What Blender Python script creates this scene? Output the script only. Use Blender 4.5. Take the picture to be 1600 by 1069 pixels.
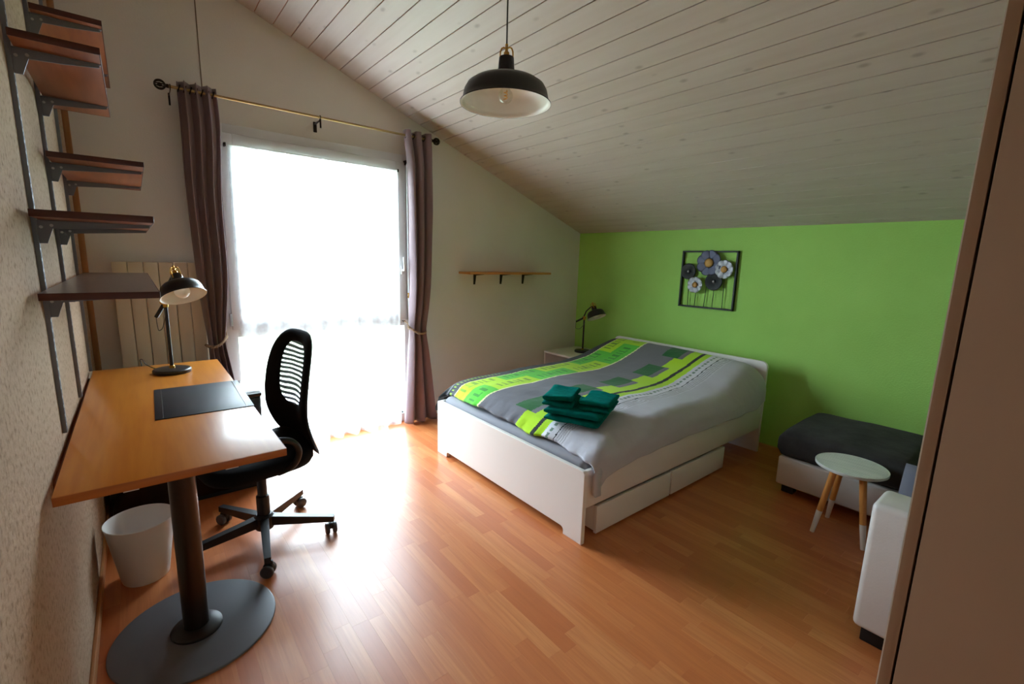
import bpy, bmesh, math, random
from mathutils import Vector, Matrix, noise
from math import sin, cos, pi, radians

for o_ in list(bpy.data.objects):
    bpy.data.objects.remove(o_, do_unlink=True)
SC = bpy.context.scene
COL = SC.collection
random.seed(7)

# ------------------------------------------------------------------ camera
YAW, PITCH, ROLL, FPX = 0.6847, -0.1751, 0.0273, 719.852
CAM = Vector((0.2349, 0.0, 1.4389))
fwd = Vector((sin(YAW) * cos(PITCH), cos(YAW) * cos(PITCH), sin(PITCH)))
r0 = Vector((cos(YAW), -sin(YAW), 0)); u0 = r0.cross(fwd)
rgt = r0 * cos(ROLL) + u0 * sin(ROLL); upv = rgt.cross(fwd)
cam = bpy.data.cameras.new('camera'); camo = bpy.data.objects.new('camera', cam); COL.objects.link(camo)
cam.sensor_fit = 'HORIZONTAL'; cam.sensor_width = 36.0; cam.lens = 36.0 * FPX / 1600.0
cam.clip_start = 0.02; cam.clip_end = 200
camo.matrix_world = Matrix(((rgt.x, upv.x, -fwd.x, CAM.x), (rgt.y, upv.y, -fwd.y, CAM.y), (rgt.z, upv.z, -fwd.z, CAM.z), (0, 0, 0, 1)))
SC.camera = camo

# ------------------------------------------------------------------ light
L, W, HK, SL = 3.6565, 4.1679, 1.7576, 0.3826          # window wall y, green wall x, knee height, roof slope
YB = -0.62                                              # wall behind the camera
def zc(x): return HK + SL * (W - x)
world = bpy.data.worlds.new('overcast_sky'); SC.world = world; world.use_nodes = True
bg = world.node_tree.nodes['Background']
bg.inputs[0].default_value = (0.76, 0.89, 1.0, 1); bg.inputs[1].default_value = 35.0
pl = bpy.data.lights.new('window_portal', 'AREA'); pl.shape = 'RECTANGLE'; pl.size = 1.4; pl.size_y = 2.3
plo = bpy.data.objects.new('window_portal', pl); COL.objects.link(plo)
plo.location = (1.38, L + 0.24, 1.15); plo.rotation_euler = (radians(-90), 0, 0)
pl.cycles.is_portal = True
vs = SC.view_settings
vs.view_transform = 'Standard'; vs.look = 'None'; vs.gamma = 1.0; vs.exposure = 0.0; vs.use_curve_mapping = False
SC.cycles.max_bounces = 14; SC.cycles.diffuse_bounces = 8; SC.cycles.transparent_max_bounces = 24
SC.cycles.caustics_reflective = False; SC.cycles.caustics_refractive = False
SC.cycles.sample_clamp_indirect = 12.0

# ------------------------------------------------------------------ materials
def lin(c):
    f = lambda v: (v / 12.92 if v <= 0.04045 else ((v + 0.055) / 1.055) ** 2.4)
    return tuple(f(x / 255.0) for x in c[:3]) + (1.0,)
MATS = {}
def M(name, col, rough=0.5, metal=0.0, spec=0.5, bump=None, var=None, coat=0.0, sheen=0.0, stretch=None, coord='Object'):
    m = bpy.data.materials.new(name); m.use_nodes = True; MATS[name] = m
    nt = m.node_tree; b = nt.nodes['Principled BSDF']
    b.inputs['Base Color'].default_value = lin(col); b.inputs['Roughness'].default_value = rough
    b.inputs['Metallic'].default_value = metal; b.inputs['Specular IOR Level'].default_value = spec
    b.inputs['Coat Weight'].default_value = coat; b.inputs['Sheen Weight'].default_value = sheen
    if bump or var:
        tc = nt.nodes.new('ShaderNodeTexCoord'); src = tc.outputs[coord]
        if coord == 'World':
            pass
        if stretch:
            mp = nt.nodes.new('ShaderNodeMapping'); mp.inputs['Scale'].default_value = stretch
            nt.links.new(src, mp.inputs['Vector']); src = mp.outputs['Vector']
    if bump:
        n = nt.nodes.new('ShaderNodeTexNoise'); n.inputs['Scale'].default_value = bump[0]; n.inputs['Detail'].default_value = 4
        bp = nt.nodes.new('ShaderNodeBump'); bp.inputs['Strength'].default_value = bump[1]; bp.inputs['Distance'].default_value = bump[2]
        nt.links.new(src, n.inputs['Vector']); nt.links.new(n.outputs['Fac'], bp.inputs['Height']); nt.links.new(bp.outputs['Normal'], b.inputs['Normal'])
    if var:                       # (scale, second colour, low, high)
        n2 = nt.nodes.new('ShaderNodeTexNoise'); n2.inputs['Scale'].default_value = var[0]; n2.inputs['Detail'].default_value = 5
        mr = nt.nodes.new('ShaderNodeMapRange'); mr.inputs[1].default_value = var[2]; mr.inputs[2].default_value = var[3]
        mx = nt.nodes.new('ShaderNodeMix'); mx.data_type = 'RGBA'
        mx.inputs['A'].default_value = lin(col); mx.inputs['B'].default_value = lin(var[1])
        nt.links.new(src, n2.inputs['Vector']); nt.links.new(n2.outputs['Fac'], mr.inputs[0]); nt.links.new(mr.outputs[0], mx.inputs['Factor'])
        nt.links.new(mx.outputs['Result'], b.inputs['Base Color'])
    return m

M('stucco', (176, 150, 126), 0.9, spec=0.15, bump=(45, 0.55, 0.008), var=(60, (136, 110, 86), 0.50, 0.72))
M('plaster', (232, 229, 224), 0.85, spec=0.25, bump=(120, 0.25, 0.003), var=(2.0, (226, 222, 215), 0.3, 0.7))
M('green_paint', (170, 222, 114), 0.8, spec=0.3, bump=(90, 0.45, 0.005), var=(3.0, (164, 216, 108), 0.3, 0.7))
M('back_plaster', (214, 206, 194), 0.85, spec=0.2, bump=(100, 0.2, 0.003))
M('brown_gap', (196, 134, 98), 0.9, spec=0.1, var=(12, (180, 120, 86), 0.3, 0.7))
M('subfloor', (120, 70, 40), 0.8, var=(10, (105, 60, 34), 0.3, 0.7))
M('pine_trim', (168, 122, 80), 0.5, var=(9, (164, 104, 54), 0.3, 0.7), stretch=(8, 8, 0.6))
M('seam', (128, 112, 98), 0.8, bump=(60, 0.05, 0.001))
M('skirting', (196, 136, 84), 0.4, var=(9, (170, 112, 66), 0.3, 0.7), stretch=(8, 0.6, 8))
M('white_pvc', (226, 228, 230), 0.35, bump=(40, 0.02, 0.001))
M('white_lacquer', (232, 230, 226), 0.35, spec=0.5, bump=(60, 0.03, 0.001))
M('white_leather', (214, 212, 208), 0.45, bump=(140, 0.25, 0.002), var=(5, (204, 200, 196), 0.3, 0.7))
M('grey_suede', (62, 61, 60), 0.95, spec=0.1, sheen=0.05, bump=(25, 0.35, 0.006), var=(7, (48, 47, 46), 0.35, 0.65))
M('blue_grey_cloth', (100, 104, 116), 0.95, spec=0.1, sheen=0.3, bump=(220, 0.3, 0.002))
M('black_foot', (20, 16, 15), 0.6, bump=(60, 0.05, 0.001))
M('black_cabinet', (14, 13, 15), 0.16, spec=0.6, bump=(15, 0.03, 0.001))
M('black_metal', (24, 24, 26), 0.38, spec=0.5, bump=(200, 0.04, 0.0008))
M('black_plastic', (14, 14, 16), 0.45, bump=(200, 0.05, 0.0008))
M('black_fabric', (13, 13, 15), 0.9, spec=0.2, bump=(300, 0.3, 0.001))
M('caster_grey', (70, 70, 74), 0.45, bump=(100, 0.05, 0.001))
M('brass', (196, 148, 66), 0.28, metal=1.0, bump=(90, 0.04, 0.0006))
M('white_enamel', (236, 234, 226), 0.4, bump=(90, 0.03, 0.0006))
M('pole_metal', (74, 66, 60), 0.3, metal=1.0, bump=(30, 0.05, 0.001), stretch=(6, 6, 0.5))
M('base_metal', (102, 105, 112), 0.5, metal=0.2, bump=(300, 0.15, 0.0008))
M('rail_grey', (128, 130, 138), 0.5, metal=0.4, bump=(150, 0.05, 0.0006))
M('zinc', (190, 190, 194), 0.35, metal=0.9, bump=(150, 0.05, 0.0006))
M('bin_white', (224, 222, 218), 0.5, bump=(60, 0.04, 0.001))
M('desk_beech', (216, 138, 48), 0.30, spec=0.5, coat=0.1, var=(6, (202, 120, 38), 0.3, 0.72), stretch=(7, 0.5, 4), bump=(5, 0.02, 0.002))
M('desk_edge', (196, 116, 52), 0.4, var=(8, (176, 98, 40), 0.3, 0.7), stretch=(0.6, 0.6, 6))
M('shelf_edge', (84, 34, 18), 0.4, var=(8, (66, 26, 14), 0.3, 0.7), stretch=(1, 1, 6))
M('shelf_wood', (150, 82, 42), 0.42, var=(7, (128, 66, 32), 0.3, 0.7), stretch=(6, 0.5, 6))
M('shelf_dark', (96, 74, 66), 0.28, var=(12, (74, 56, 50), 0.3, 0.7), stretch=(6, 0.7, 6), bump=(30, 0.05, 0.001))
M('pine_shelf', (214, 150, 84), 0.45, var=(8, (186, 122, 62), 0.3, 0.7), stretch=(0.5, 8, 8))
M('radiator', (222, 210, 190), 0.45, bump=(60, 0.03, 0.001))
M('curtain', (138, 118, 124), 0.75, spec=0.3, sheen=0.4, bump=(260, 0.25, 0.001), var=(3, (130, 110, 116), 0.3, 0.7))
M('rope', (150, 122, 96), 0.7, bump=(120, 0.6, 0.003))
M('rod_gold', (176, 150, 104), 0.35, metal=0.9, bump=(60, 0.04, 0.0005))
M('dark_bronze', (44, 34, 28), 0.4, metal=0.7, bump=(60, 0.06, 0.0006))
M('desk_mat', (24, 28, 36), 0.45, spec=0.4, bump=(300, 0.1, 0.0005))
M('mat_film', (150, 150, 140), 0.15, bump=(100, 0.03, 0.0005))
M('sheet_grey', (150, 150, 158), 0.9, spec=0.15, bump=(12, 0.3, 0.006))
M('teal_terry', (0, 122, 112), 0.95, spec=0.05, bump=(420, 0.9, 0.003), var=(30, (0, 104, 96), 0.35, 0.65))
M('wardrobe_face', (172, 140, 116), 0.5, spec=0.4, var=(3, (166, 134, 110), 0.3, 0.7), bump=(80, 0.03, 0.0008))
M('edge_white', (230, 226, 220), 0.4, bump=(80, 0.03, 0.0008))
M('leg_wood', (214, 150, 78), 0.4, var=(12, (196, 130, 62), 0.3, 0.7), stretch=(8, 8, 0.8))
M('leg_white', (228, 226, 222), 0.45, bump=(80, 0.03, 0.0008))
M('table_white', (218, 222, 220), 0.45, bump=(80, 0.03, 0.0008), var=(40, (206, 212, 210), 0.4, 0.6), stretch=(1, 0.1, 1))
M('slate_petal', (88, 92, 112), 0.5, metal=0.5, bump=(40, 0.3, 0.003))
M('silver_petal', (190, 194, 204), 0.45, metal=0.4, bump=(40, 0.3, 0.003), var=(30, (150, 154, 166), 0.4, 0.65))
M('gold_stamen', (190, 146, 84), 0.5, metal=0.5, bump=(150, 0.7, 0.004))
M('art_black', (34, 38, 38), 0.5, metal=0.3, bump=(80, 0.1, 0.001))
M('concrete', (196, 194, 190), 0.9, spec=0.2, bump=(30, 0.3, 0.004))
M('meadow', (120, 132, 92), 0.95, spec=0.1, var=(0.4, (104, 116, 80), 0.3, 0.7))
M('cable', (96, 98, 92), 0.6, bump=(100, 0.05, 0.0005))
M('filament', (226, 170, 80), 0.4, metal=0.6, bump=(100, 0.05, 0.0005))

def nodes_of(name):
    m = bpy.data.materials.new(name); m.use_nodes = True; MATS[name] = m
    nt = m.node_tree
    return m, nt, nt.nodes['Principled BSDF'], nt.nodes['Material Output']

def glass_mat(name, tint, refl):
    m, nt, b, out = nodes_of(name)
    tr = nt.nodes.new('ShaderNodeBsdfTransparent'); tr.inputs[0].default_value = tint
    gl = nt.nodes.new('ShaderNodeBsdfGlossy'); gl.inputs['Roughness'].default_value = 0.02
    fr = nt.nodes.new('ShaderNodeFresnel'); fr.inputs['IOR'].default_value = refl
    mx = nt.nodes.new('ShaderNodeMixShader')
    cp = nt.nodes.new('ShaderNodeMath'); cp.operation = 'MINIMUM'; cp.inputs[1].default_value = 0.22
    nt.links.new(fr.outputs[0], cp.inputs[0]); nt.links.new(cp.outputs[0], mx.inputs[0]); nt.links.new(tr.outputs[0], mx.inputs[1]); nt.links.new(gl.outputs[0], mx.inputs[2])
    nt.links.new(mx.outputs[0], out.inputs['Surface']); nt.nodes.remove(b)
glass_mat('window_glass', (0.96, 0.98, 0.98, 1), 1.45)
glass_mat('bulb_glass', (0.93, 0.93, 0.92, 1), 1.5)

def sheer_mat():
    m, nt, b, out = nodes_of('sheer')
    tr = nt.nodes.new('ShaderNodeBsdfTransparent')
    tl = nt.nodes.new('ShaderNodeBsdfTranslucent'); tl.inputs[0].default_value = (0.9, 0.92, 0.95, 1)
    df = nt.nodes.new('ShaderNodeBsdfDiffuse'); df.inputs[0].default_value = (0.85, 0.87, 0.9, 1)
    a = nt.nodes.new('ShaderNodeMixShader'); a.inputs[0].default_value = 0.3
    nt.links.new(tl.outputs[0], a.inputs[1]); nt.links.new(df.outputs[0], a.inputs[2])
    tc = nt.nodes.new('ShaderNodeTexCoord'); n = nt.nodes.new('ShaderNodeTexNoise'); n.inputs['Scale'].default_value = 14
    mr = nt.nodes.new('ShaderNodeMapRange'); mr.inputs[1].default_value = 0.3; mr.inputs[2].default_value = 0.75; mr.inputs[3].default_value = 0.30; mr.inputs[4].default_value = 0.58
    nt.links.new(tc.outputs['Object'], n.inputs['Vector']); nt.links.new(n.outputs['Fac'], mr.inputs[0])
    mx = nt.nodes.new('ShaderNodeMixShader')
    nt.links.new(mr.outputs[0], mx.inputs[0]); nt.links.new(tr.outputs[0], mx.inputs[1]); nt.links.new(a.outputs[0], mx.inputs[2])
    nt.links.new(mx.outputs[0], out.inputs['Surface']); nt.nodes.remove(b)
sheer_mat()

def net_mat():
    m, nt, b, out = nodes_of('chair_net')
    b.inputs['Base Color'].default_value = (0.004, 0.004, 0.005, 1); b.inputs['Roughness'].default_value = 0.8
    tc = nt.nodes.new('ShaderNodeTexCoord')
    w = nt.nodes.new('ShaderNodeTexWave'); w.wave_type = 'BANDS'; w.bands_direction = 'Z'
    w.inputs['Scale'].default_value = 13.0; w.inputs['Distortion'].default_value = 7.0; w.inputs['Detail'].default_value = 0.0; w.inputs['Detail Scale'].default_value = 0.35
    nt.links.new(tc.outputs['Object'], w.inputs['Vector'])
    mr = nt.nodes.new('ShaderNodeMapRange'); mr.inputs[1].default_value = 0.05; mr.inputs[2].default_value = 0.45; mr.inputs[3].default_value = 0.25; mr.inputs[4].default_value = 0.99
    nt.links.new(w.outputs['Fac'], mr.inputs[0])
    tr = nt.nodes.new('ShaderNodeBsdfTransparent'); mx = nt.nodes.new('ShaderNodeMixShader')
    nt.links.new(mr.outputs[0], mx.inputs[0]); nt.links.new(tr.outputs[0], mx.inputs[1]); nt.links.new(b.outputs[0], mx.inputs[2])
    nt.links.new(mx.outputs[0], out.inputs['Surface'])
net_mat()

def wood_strip_mat():
    m, nt, b, out = nodes_of('laminate')
    at = nt.nodes.new('ShaderNodeAttribute'); at.attribute_name = 'rnd'
    geo = nt.nodes.new('ShaderNodeNewGeometry')
    sc = nt.nodes.new('ShaderNodeVectorMath'); sc.operation = 'SCALE'; sc.inputs['Scale'].default_value = 37.0
    nt.links.new(at.outputs['Vector'], sc.inputs[0])
    ad = nt.nodes.new('ShaderNodeVectorMath'); ad.operation = 'ADD'
    nt.links.new(geo.outputs['Position'], ad.inputs[0]); nt.links.new(sc.outputs[0], ad.inputs[1])
    mp = nt.nodes.new('ShaderNodeMapping'); mp.inputs['Scale'].default_value = (26, 1.6, 1)
    nt.links.new(ad.outputs[0], mp.inputs['Vector'])
    n = nt.nodes.new('ShaderNodeTexNoise'); n.inputs['Scale'].default_value = 1.6; n.inputs['Detail'].default_value = 5; n.inputs['Distortion'].default_value = 0.8
    nt.links.new(mp.outputs[0], n.inputs['Vector'])
    mp2 = nt.nodes.new('ShaderNodeMapping'); mp2.inputs['Scale'].default_value = (90, 3.5, 1)
    nt.links.new(ad.outputs[0], mp2.inputs['Vector'])
    n2 = nt.nodes.new('ShaderNodeTexNoise'); n2.inputs['Scale'].default_value = 2.0; n2.inputs['Detail'].default_value = 3
    nt.links.new(mp2.outputs[0], n2.inputs['Vector'])
    cr = nt.nodes.new('ShaderNodeValToRGB')
    cr.color_ramp.elements[0].color = lin((188, 106, 58)); cr.color_ramp.elements[1].color = lin((210, 138, 84))
    e = cr.color_ramp.elements.new(0.45); e.color = lin((200, 121, 69))
    cr.color_ramp.elements[0].position = 0.05; cr.color_ramp.elements[2].position = 0.97
    sp = nt.nodes.new('ShaderNodeSeparateXYZ'); nt.links.new(at.outputs['Vector'], sp.inputs[0])
    nt.links.new(sp.outputs[0], cr.inputs[0])
    mr = nt.nodes.new('ShaderNodeMapRange'); mr.inputs[1].default_value = 0.35; mr.inputs[2].default_value = 0.68
    mr.inputs[3].default_value = 0.0; mr.inputs[4].default_value = 0.55
    nt.links.new(n.outputs['Fac'], mr.inputs[0])
    mx = nt.nodes.new('ShaderNodeMix'); mx.data_type = 'RGBA'; mx.inputs['B'].default_value = lin((178, 98, 52))
    nt.links.new(cr.outputs[0], mx.inputs['A']); nt.links.new(mr.outputs[0], mx.inputs['Factor'])
    mr2 = nt.nodes.new('ShaderNodeMapRange'); mr2.inputs[1].default_value = 0.5; mr2.inputs[2].default_value = 0.8; mr2.inputs[4].default_value = 0.3
    nt.links.new(n2.outputs['Fac'], mr2.inputs[0])
    mx2 = nt.nodes.new('ShaderNodeMix'); mx2.data_type = 'RGBA'; mx2.inputs['B'].default_value = lin((168, 90, 48))
    nt.links.new(mx.outputs['Result'], mx2.inputs['A']); nt.links.new(mr2.outputs[0], mx2.inputs['Factor'])
    nt.links.new(mx2.outputs['Result'], b.inputs['Base Color'])
    b.inputs['Roughness'].default_value = 0.33; b.inputs['Specular IOR Level'].default_value = 0.65
    bp = nt.nodes.new('ShaderNodeBump'); bp.inputs['Strength'].default_value = 0.06; bp.inputs['Distance'].default_value = 0.001
    nt.links.new(n2.outputs['Fac'], bp.inputs['Height']); nt.links.new(bp.outputs[0], b.inputs['Normal'])
wood_strip_mat()

def board_mat():
    m, nt, b, out = nodes_of('limed_pine')
    oi = nt.nodes.new('ShaderNodeObjectInfo'); tc = nt.nodes.new('ShaderNodeTexCoord')
    sc = nt.nodes.new('ShaderNodeMath'); sc.operation = 'MULTIPLY'; sc.inputs[1].default_value = 61.0
    nt.links.new(oi.outputs['Random'], sc.inputs[0])
    ad = nt.nodes.new('ShaderNodeVectorMath'); ad.operation = 'ADD'
    nt.links.new(tc.outputs['Object'], ad.inputs[0]); nt.links.new(sc.outputs[0], ad.inputs[1])
    mp = nt.nodes.new('ShaderNodeMapping'); mp.inputs['Scale'].default_value = (14, 1.0, 14); nt.links.new(ad.outputs[0], mp.inputs['Vector'])
    n = nt.nodes.new('ShaderNodeTexNoise'); n.inputs['Scale'].default_value = 1.5; n.inputs['Detail'].default_value = 4; nt.links.new(mp.outputs[0], n.inputs['Vector'])
    mx = nt.nodes.new('ShaderNodeMix'); mx.data_type = 'RGBA'; mx.inputs['A'].default_value = lin((206, 194, 186)); mx.inputs['B'].default_value = lin((188, 172, 162))
    nt.links.new(n.outputs['Fac'], mx.inputs['Factor'])
    mk = nt.nodes.new('ShaderNodeMapping'); mk.inputs['Scale'].default_value = (10, 5.2, 10); nt.links.new(ad.outputs[0], mk.inputs['Vector'])
    v = nt.nodes.new('ShaderNodeTexVoronoi'); v.inputs['Scale'].default_value = 1.0; nt.links.new(mk.outputs[0], v.inputs['Vector'])
    mr = nt.nodes.new('ShaderNodeMapRange'); mr.inputs[1].default_value = 0.05; mr.inputs[2].default_value = 0.16; mr.inputs[3].default_value = 0.42; mr.inputs[4].default_value = 0.0
    nt.links.new(v.outputs['Distance'], mr.inputs[0])
    m2 = nt.nodes.new('ShaderNodeMix'); m2.data_type = 'RGBA'; m2.inputs['B'].default_value = lin((116, 96, 86))
    nt.links.new(mx.outputs['Result'], m2.inputs['A']); nt.links.new(mr.outputs[0], m2.inputs['Factor'])
    nt.links.new(m2.outputs['Result'], b.inputs['Base Color'])
    b.inputs['Roughness'].default_value = 0.5; b.inputs['Specular IOR Level'].default_value = 0.4
board_mat()

def print_mat():
    m, nt, b, out = nodes_of('duvet_print')
    at = nt.nodes.new('ShaderNodeAttribute'); at.attribute_name = 'print'
    nt.links.new(at.outputs['Color'], b.inputs['Base Color'])
    b.inputs['Roughness'].default_value = 0.85; b.inputs['Specular IOR Level'].default_value = 0.2; b.inputs['Sheen Weight'].default_value = 0.15
    tc = nt.nodes.new('ShaderNodeTexCoord'); n = nt.nodes.new('ShaderNodeTexNoise'); n.inputs['Scale'].default_value = 9; n.inputs['Detail'].default_value = 3
    bp = nt.nodes.new('ShaderNodeBump'); bp.inputs['Strength'].default_value = 0.6; bp.inputs['Distance'].default_value = 0.014
    nt.links.new(tc.outputs['Object'], n.inputs['Vector']); nt.links.new(n.outputs['Fac'], bp.inputs['Height']); nt.links.new(bp.outputs[0], b.inputs['Normal'])
print_mat()

# ------------------------------------------------------------------ mesh helpers
class MB:
    def __init__(s): s.v = []; s.f = []
    def add(s, vs_, fs):
        k = len(s.v); s.v += [tuple(p) for p in vs_]; s.f += [tuple(i + k for i in f) for f in fs]; return s
    def box(s, x0, x1, y0, y1, z0, z1, bev=0.0, seg=2, mtx=None):
        bm = bmesh.new(); bmesh.ops.create_cube(bm, size=1.0)
        for v in bm.verts:
            v.co = Vector((x0 + (v.co.x + .5) * (x1 - x0), y0 + (v.co.y + .5) * (y1 - y0), z0 + (v.co.z + .5) * (z1 - z0)))
        if bev > 0:
            bmesh.ops.bevel(bm, geom=bm.edges[:], offset=bev, segments=seg, profile=0.5, affect='EDGES')
        bm.verts.index_update()
        s.add([(mtx @ v.co if mtx else v.co) for v in bm.verts], [[v.index for v in f.verts] for f in bm.faces]); bm.free(); return s
    def lathe(s, prof, c=(0, 0, 0), n=40, mtx=None, cap=True):
        """prof: list of (r, z) from bottom to top, closed with caps where r>0."""
        vs_ = []; fs = []
        for r, z in prof:
            for i in range(n):
                a = 2 * pi * i / n; p = Vector((r * cos(a), r * sin(a), z))
                if mtx: p = mtx @ p
                vs_.append((p.x + c[0], p.y + c[1], p.z + c[2]))
        for j in range(len(prof) - 1):
            for i in range(n):
                k = (i + 1) % n; fs.append((j * n + i, j * n + k, (j + 1) * n + k, (j + 1) * n + i))
        if cap:
            fs.append(tuple(range(n - 1, -1, -1))); m = (len(prof) - 1) * n; fs.append(tuple(range(m, m + n)))
        return s.add(vs_, fs)
    def tube(s, pts, r, n=12, closed=False):
        pts = [Vector(p) for p in pts]; rs = r if isinstance(r, (list, tuple)) else [r] * len(pts)
        m = len(pts); vs_ = []; fs = []; nrm = None
        for i, p in enumerate(pts):
            a = pts[(i - 1) % m] if (closed or i > 0) else p; b = pts[(i + 1) % m] if (closed or i < m - 1) else p
            t = (b - a).normalized()
            if nrm is None:
                h = Vector((0, 0, 1)) if abs(t.z) < .9 else Vector((1, 0, 0)); nrm = t.cross(h).normalized()
            else:
                nrm = (nrm - t * nrm.dot(t)).normalized()
            bn = t.cross(nrm)
            for k in range(n):
                q = p + (nrm * cos(2 * pi * k / n) + bn * sin(2 * pi * k / n)) * rs[i]; vs_.append(q)
        for i in range(m if closed else m - 1):
            j = (i + 1) % m
            for k in range(n):
                l = (k + 1) % n; fs.append((i * n + k, i * n + l, j * n + l, j * n + k))
        if not closed:
            fs.append(tuple(range(n - 1, -1, -1))); fs.append(tuple(range((m - 1) * n, m * n)))
        return s.add(vs_, fs)
    def prism(s, poly, axis, a, b):
        """poly of 2D points extruded along axis ('x': pts are (y,z); 'y': (x,z); 'z': (x,y)) between a and b."""
        def P(p, t):
            return {'x': (t, p[0], p[1]), 'y': (p[0], t, p[1]), 'z': (p[0], p[1], t)}[axis]
        n = len(poly); vs_ = [P(p, a) for p in poly] + [P(p, b) for p in poly]
        fs = [tuple(range(n - 1, -1, -1)), tuple(range(n, 2 * n))] + [(i, (i + 1) % n, n + (i + 1) % n, n + i) for i in range(n)]
        return s.add(vs_, fs)
    def grid(s, rows, closed_u=False):
        nu = len(rows[0]); vs_ = [p for r in rows for p in r]; fs = []
        for j in range(len(rows) - 1):
            for i in range(nu if closed_u else nu - 1):
                k = (i + 1) % nu; fs.append((j * nu + i, j * nu + k, (j + 1) * nu + k, (j + 1) * nu + i))
        return s.add(vs_, fs)
    def sphere(s, c, r, n=16, sc=(1, 1, 1)):
        prof = [(max(1e-4, r * sin(pi * j / n)), -r * cos(pi * j / n)) for j in range(n + 1)]
        return s.lathe([(a, b) for a, b in prof], c, n, Matrix.Diagonal((*sc, 1)))
    def mesh(s, name, mat, off=(0, 0, 0), smooth=35):
        me = bpy.data.meshes.new(name)
        me.from_pydata([(p[0] - off[0], p[1] - off[1], p[2] - off[2]) for p in s.v], [], s.f); me.update()
        bm = bmesh.new(); bm.from_mesh(me); bmesh.ops.recalc_face_normals(bm, faces=bm.faces[:]); bm.to_mesh(me); bm.free()
        if smooth:
            me.shade_smooth(); me.set_sharp_from_angle(angle=radians(smooth))
        me.materials.append(MATS[mat]); return me

def tag(o, label, cat=None, group=None, kind=None):
    if label: o['label'] = label
    if cat: o['category'] = cat
    if group: o['group'] = group
    if kind: o['kind'] = kind
    return o
def thing(name, label, cat, loc=(0, 0, 0), group=None, kind=None, rz=0.0):
    o = bpy.data.objects.new(name, None); COL.objects.link(o); o.location = loc; o.rotation_euler = (0, 0, rz); o.empty_display_size = 0.1
    return tag(o, label, cat, group, kind)
def solo(name, mb, mat, label, cat, loc=(0, 0, 0), group=None, kind=None, smooth=35):
    o = bpy.data.objects.new(name, mb.mesh(name, mat, loc, smooth)); COL.objects.link(o); o.location = loc
    return tag(o, label, cat, group, kind)
def base(o):                          # world position of an unrotated chain
    p = Vector((0, 0, 0))
    while o is not None:
        p += o.location; o = o.parent
    return p
def part(parent, name, mb, mat, label=None, local=False, smooth=35, kind=None):
    """mesh coordinates are world coordinates unless local=True; the part's origin stays at its thing's base."""
    o = bpy.data.objects.new(name, mb.mesh(name, mat, (0, 0, 0) if local else base(parent), smooth)); COL.objects.link(o); o.parent = parent
    if label: o['label'] = label
    if kind: o['kind'] = kind
    return o

def round_poly(x0, x1, z0, z1, r, corners=(1, 1, 1, 1), n=6):
    """rounded rectangle, corners order: (x0,z0),(x1,z0),(x1,z1),(x0,z1)"""
    out = []
    for k, (cx, cz, a0) in enumerate(((x0, z0, pi), (x1, z0, 1.5 * pi), (x1, z1, 0), (x0, z1, .5 * pi))):
        if corners[k]:
            ox = cx + (r if cx == x0 else -r); oz = cz + (r if cz == z0 else -r)
            for i in range(n + 1):
                a = a0 + .5 * pi * i / n; out.append((ox + r * cos(a), oz + r * sin(a)))
        else: out.append((cx, cz))
    return out

def lerp(tab, t):
    if t <= tab[0][0]: return tab[0][1]
    for (a, x), (b, y) in zip(tab, tab[1:]):
        if t <= b:
            k = (t - a) / (b - a); k = k * k * (3 - 2 * k) if False else k
            return x + (y - x) * k
    return tab[-1][1]
def smooth_tab(tab, t):               # Catmull-Rom through table points
    if t <= tab[0][0]: return tab[0][1]
    if t >= tab[-1][0]: return tab[-1][1]
    for i in range(len(tab) - 1):
        if t <= tab[i + 1][0]:
            x0, y0 = tab[i]; x1, y1 = tab[i + 1]; h = x1 - x0; k = (t - x0) / h
            ym = tab[i - 1] if i > 0 else tab[i]; yp = tab[i + 2] if i + 2 < len(tab) else tab[i + 1]
            m0 = (y1 - ym[1]) / (x1 - ym[0]) * h; m1 = (yp[1] - y0) / (yp[0] - x0) * h
            return (2 * k**3 - 3 * k**2 + 1) * y0 + (k**3 - 2 * k**2 + k) * m0 + (-2 * k**3 + 3 * k**2) * y1 + (k**3 - k**2) * m1

def round_path(pts, it=3):           # corner cutting
    pts = [Vector(p) for p in pts]
    for _ in range(it):
        pts = [pts[0]] + [q for i in range(len(pts) - 1) for q in (pts[i].lerp(pts[i + 1], .25), pts[i].lerp(pts[i + 1], .75))] + [pts[-1]]
    return pts

# ------------------------------------------------------------------ the room
# floor: a bed of laminate strips running towards the window
floor = solo('floor', MB().box(-0.1, W + 0.1, YB - 0.1, L + 0.2, -0.08, -0.008), 'subfloor', 'orange beech laminate floor of narrow strips', 'floor', kind='structure', smooth=0)
SWD = 0.0645
strips = []
rr = random.Random(11)
x = 0.002
row = 0
while x < W - 0.005:
    x1 = min(x + SWD, W - 0.002); y = YB - rr.random() * 0.4
    while y < L + 0.15:
        ln = rr.choice((0.24, 0.32, 0.40, 0.46, 0.52, 0.58)); y1 = y + ln
        a, b_ = max(y, YB + 0.002), min(y1, L + 0.15)
        if b_ - a > 0.03: strips.append((x, x1, a, b_, rr.random()))
        y = y1
    x = x1; row += 1
def proj(p):
    d = Vector(p) - CAM; z = d.dot(fwd)
    if z < 0.05: return None
    return 800 + FPX * d.dot(rgt) / z, 534.5 - FPX * d.dot(upv) / z, z
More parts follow.
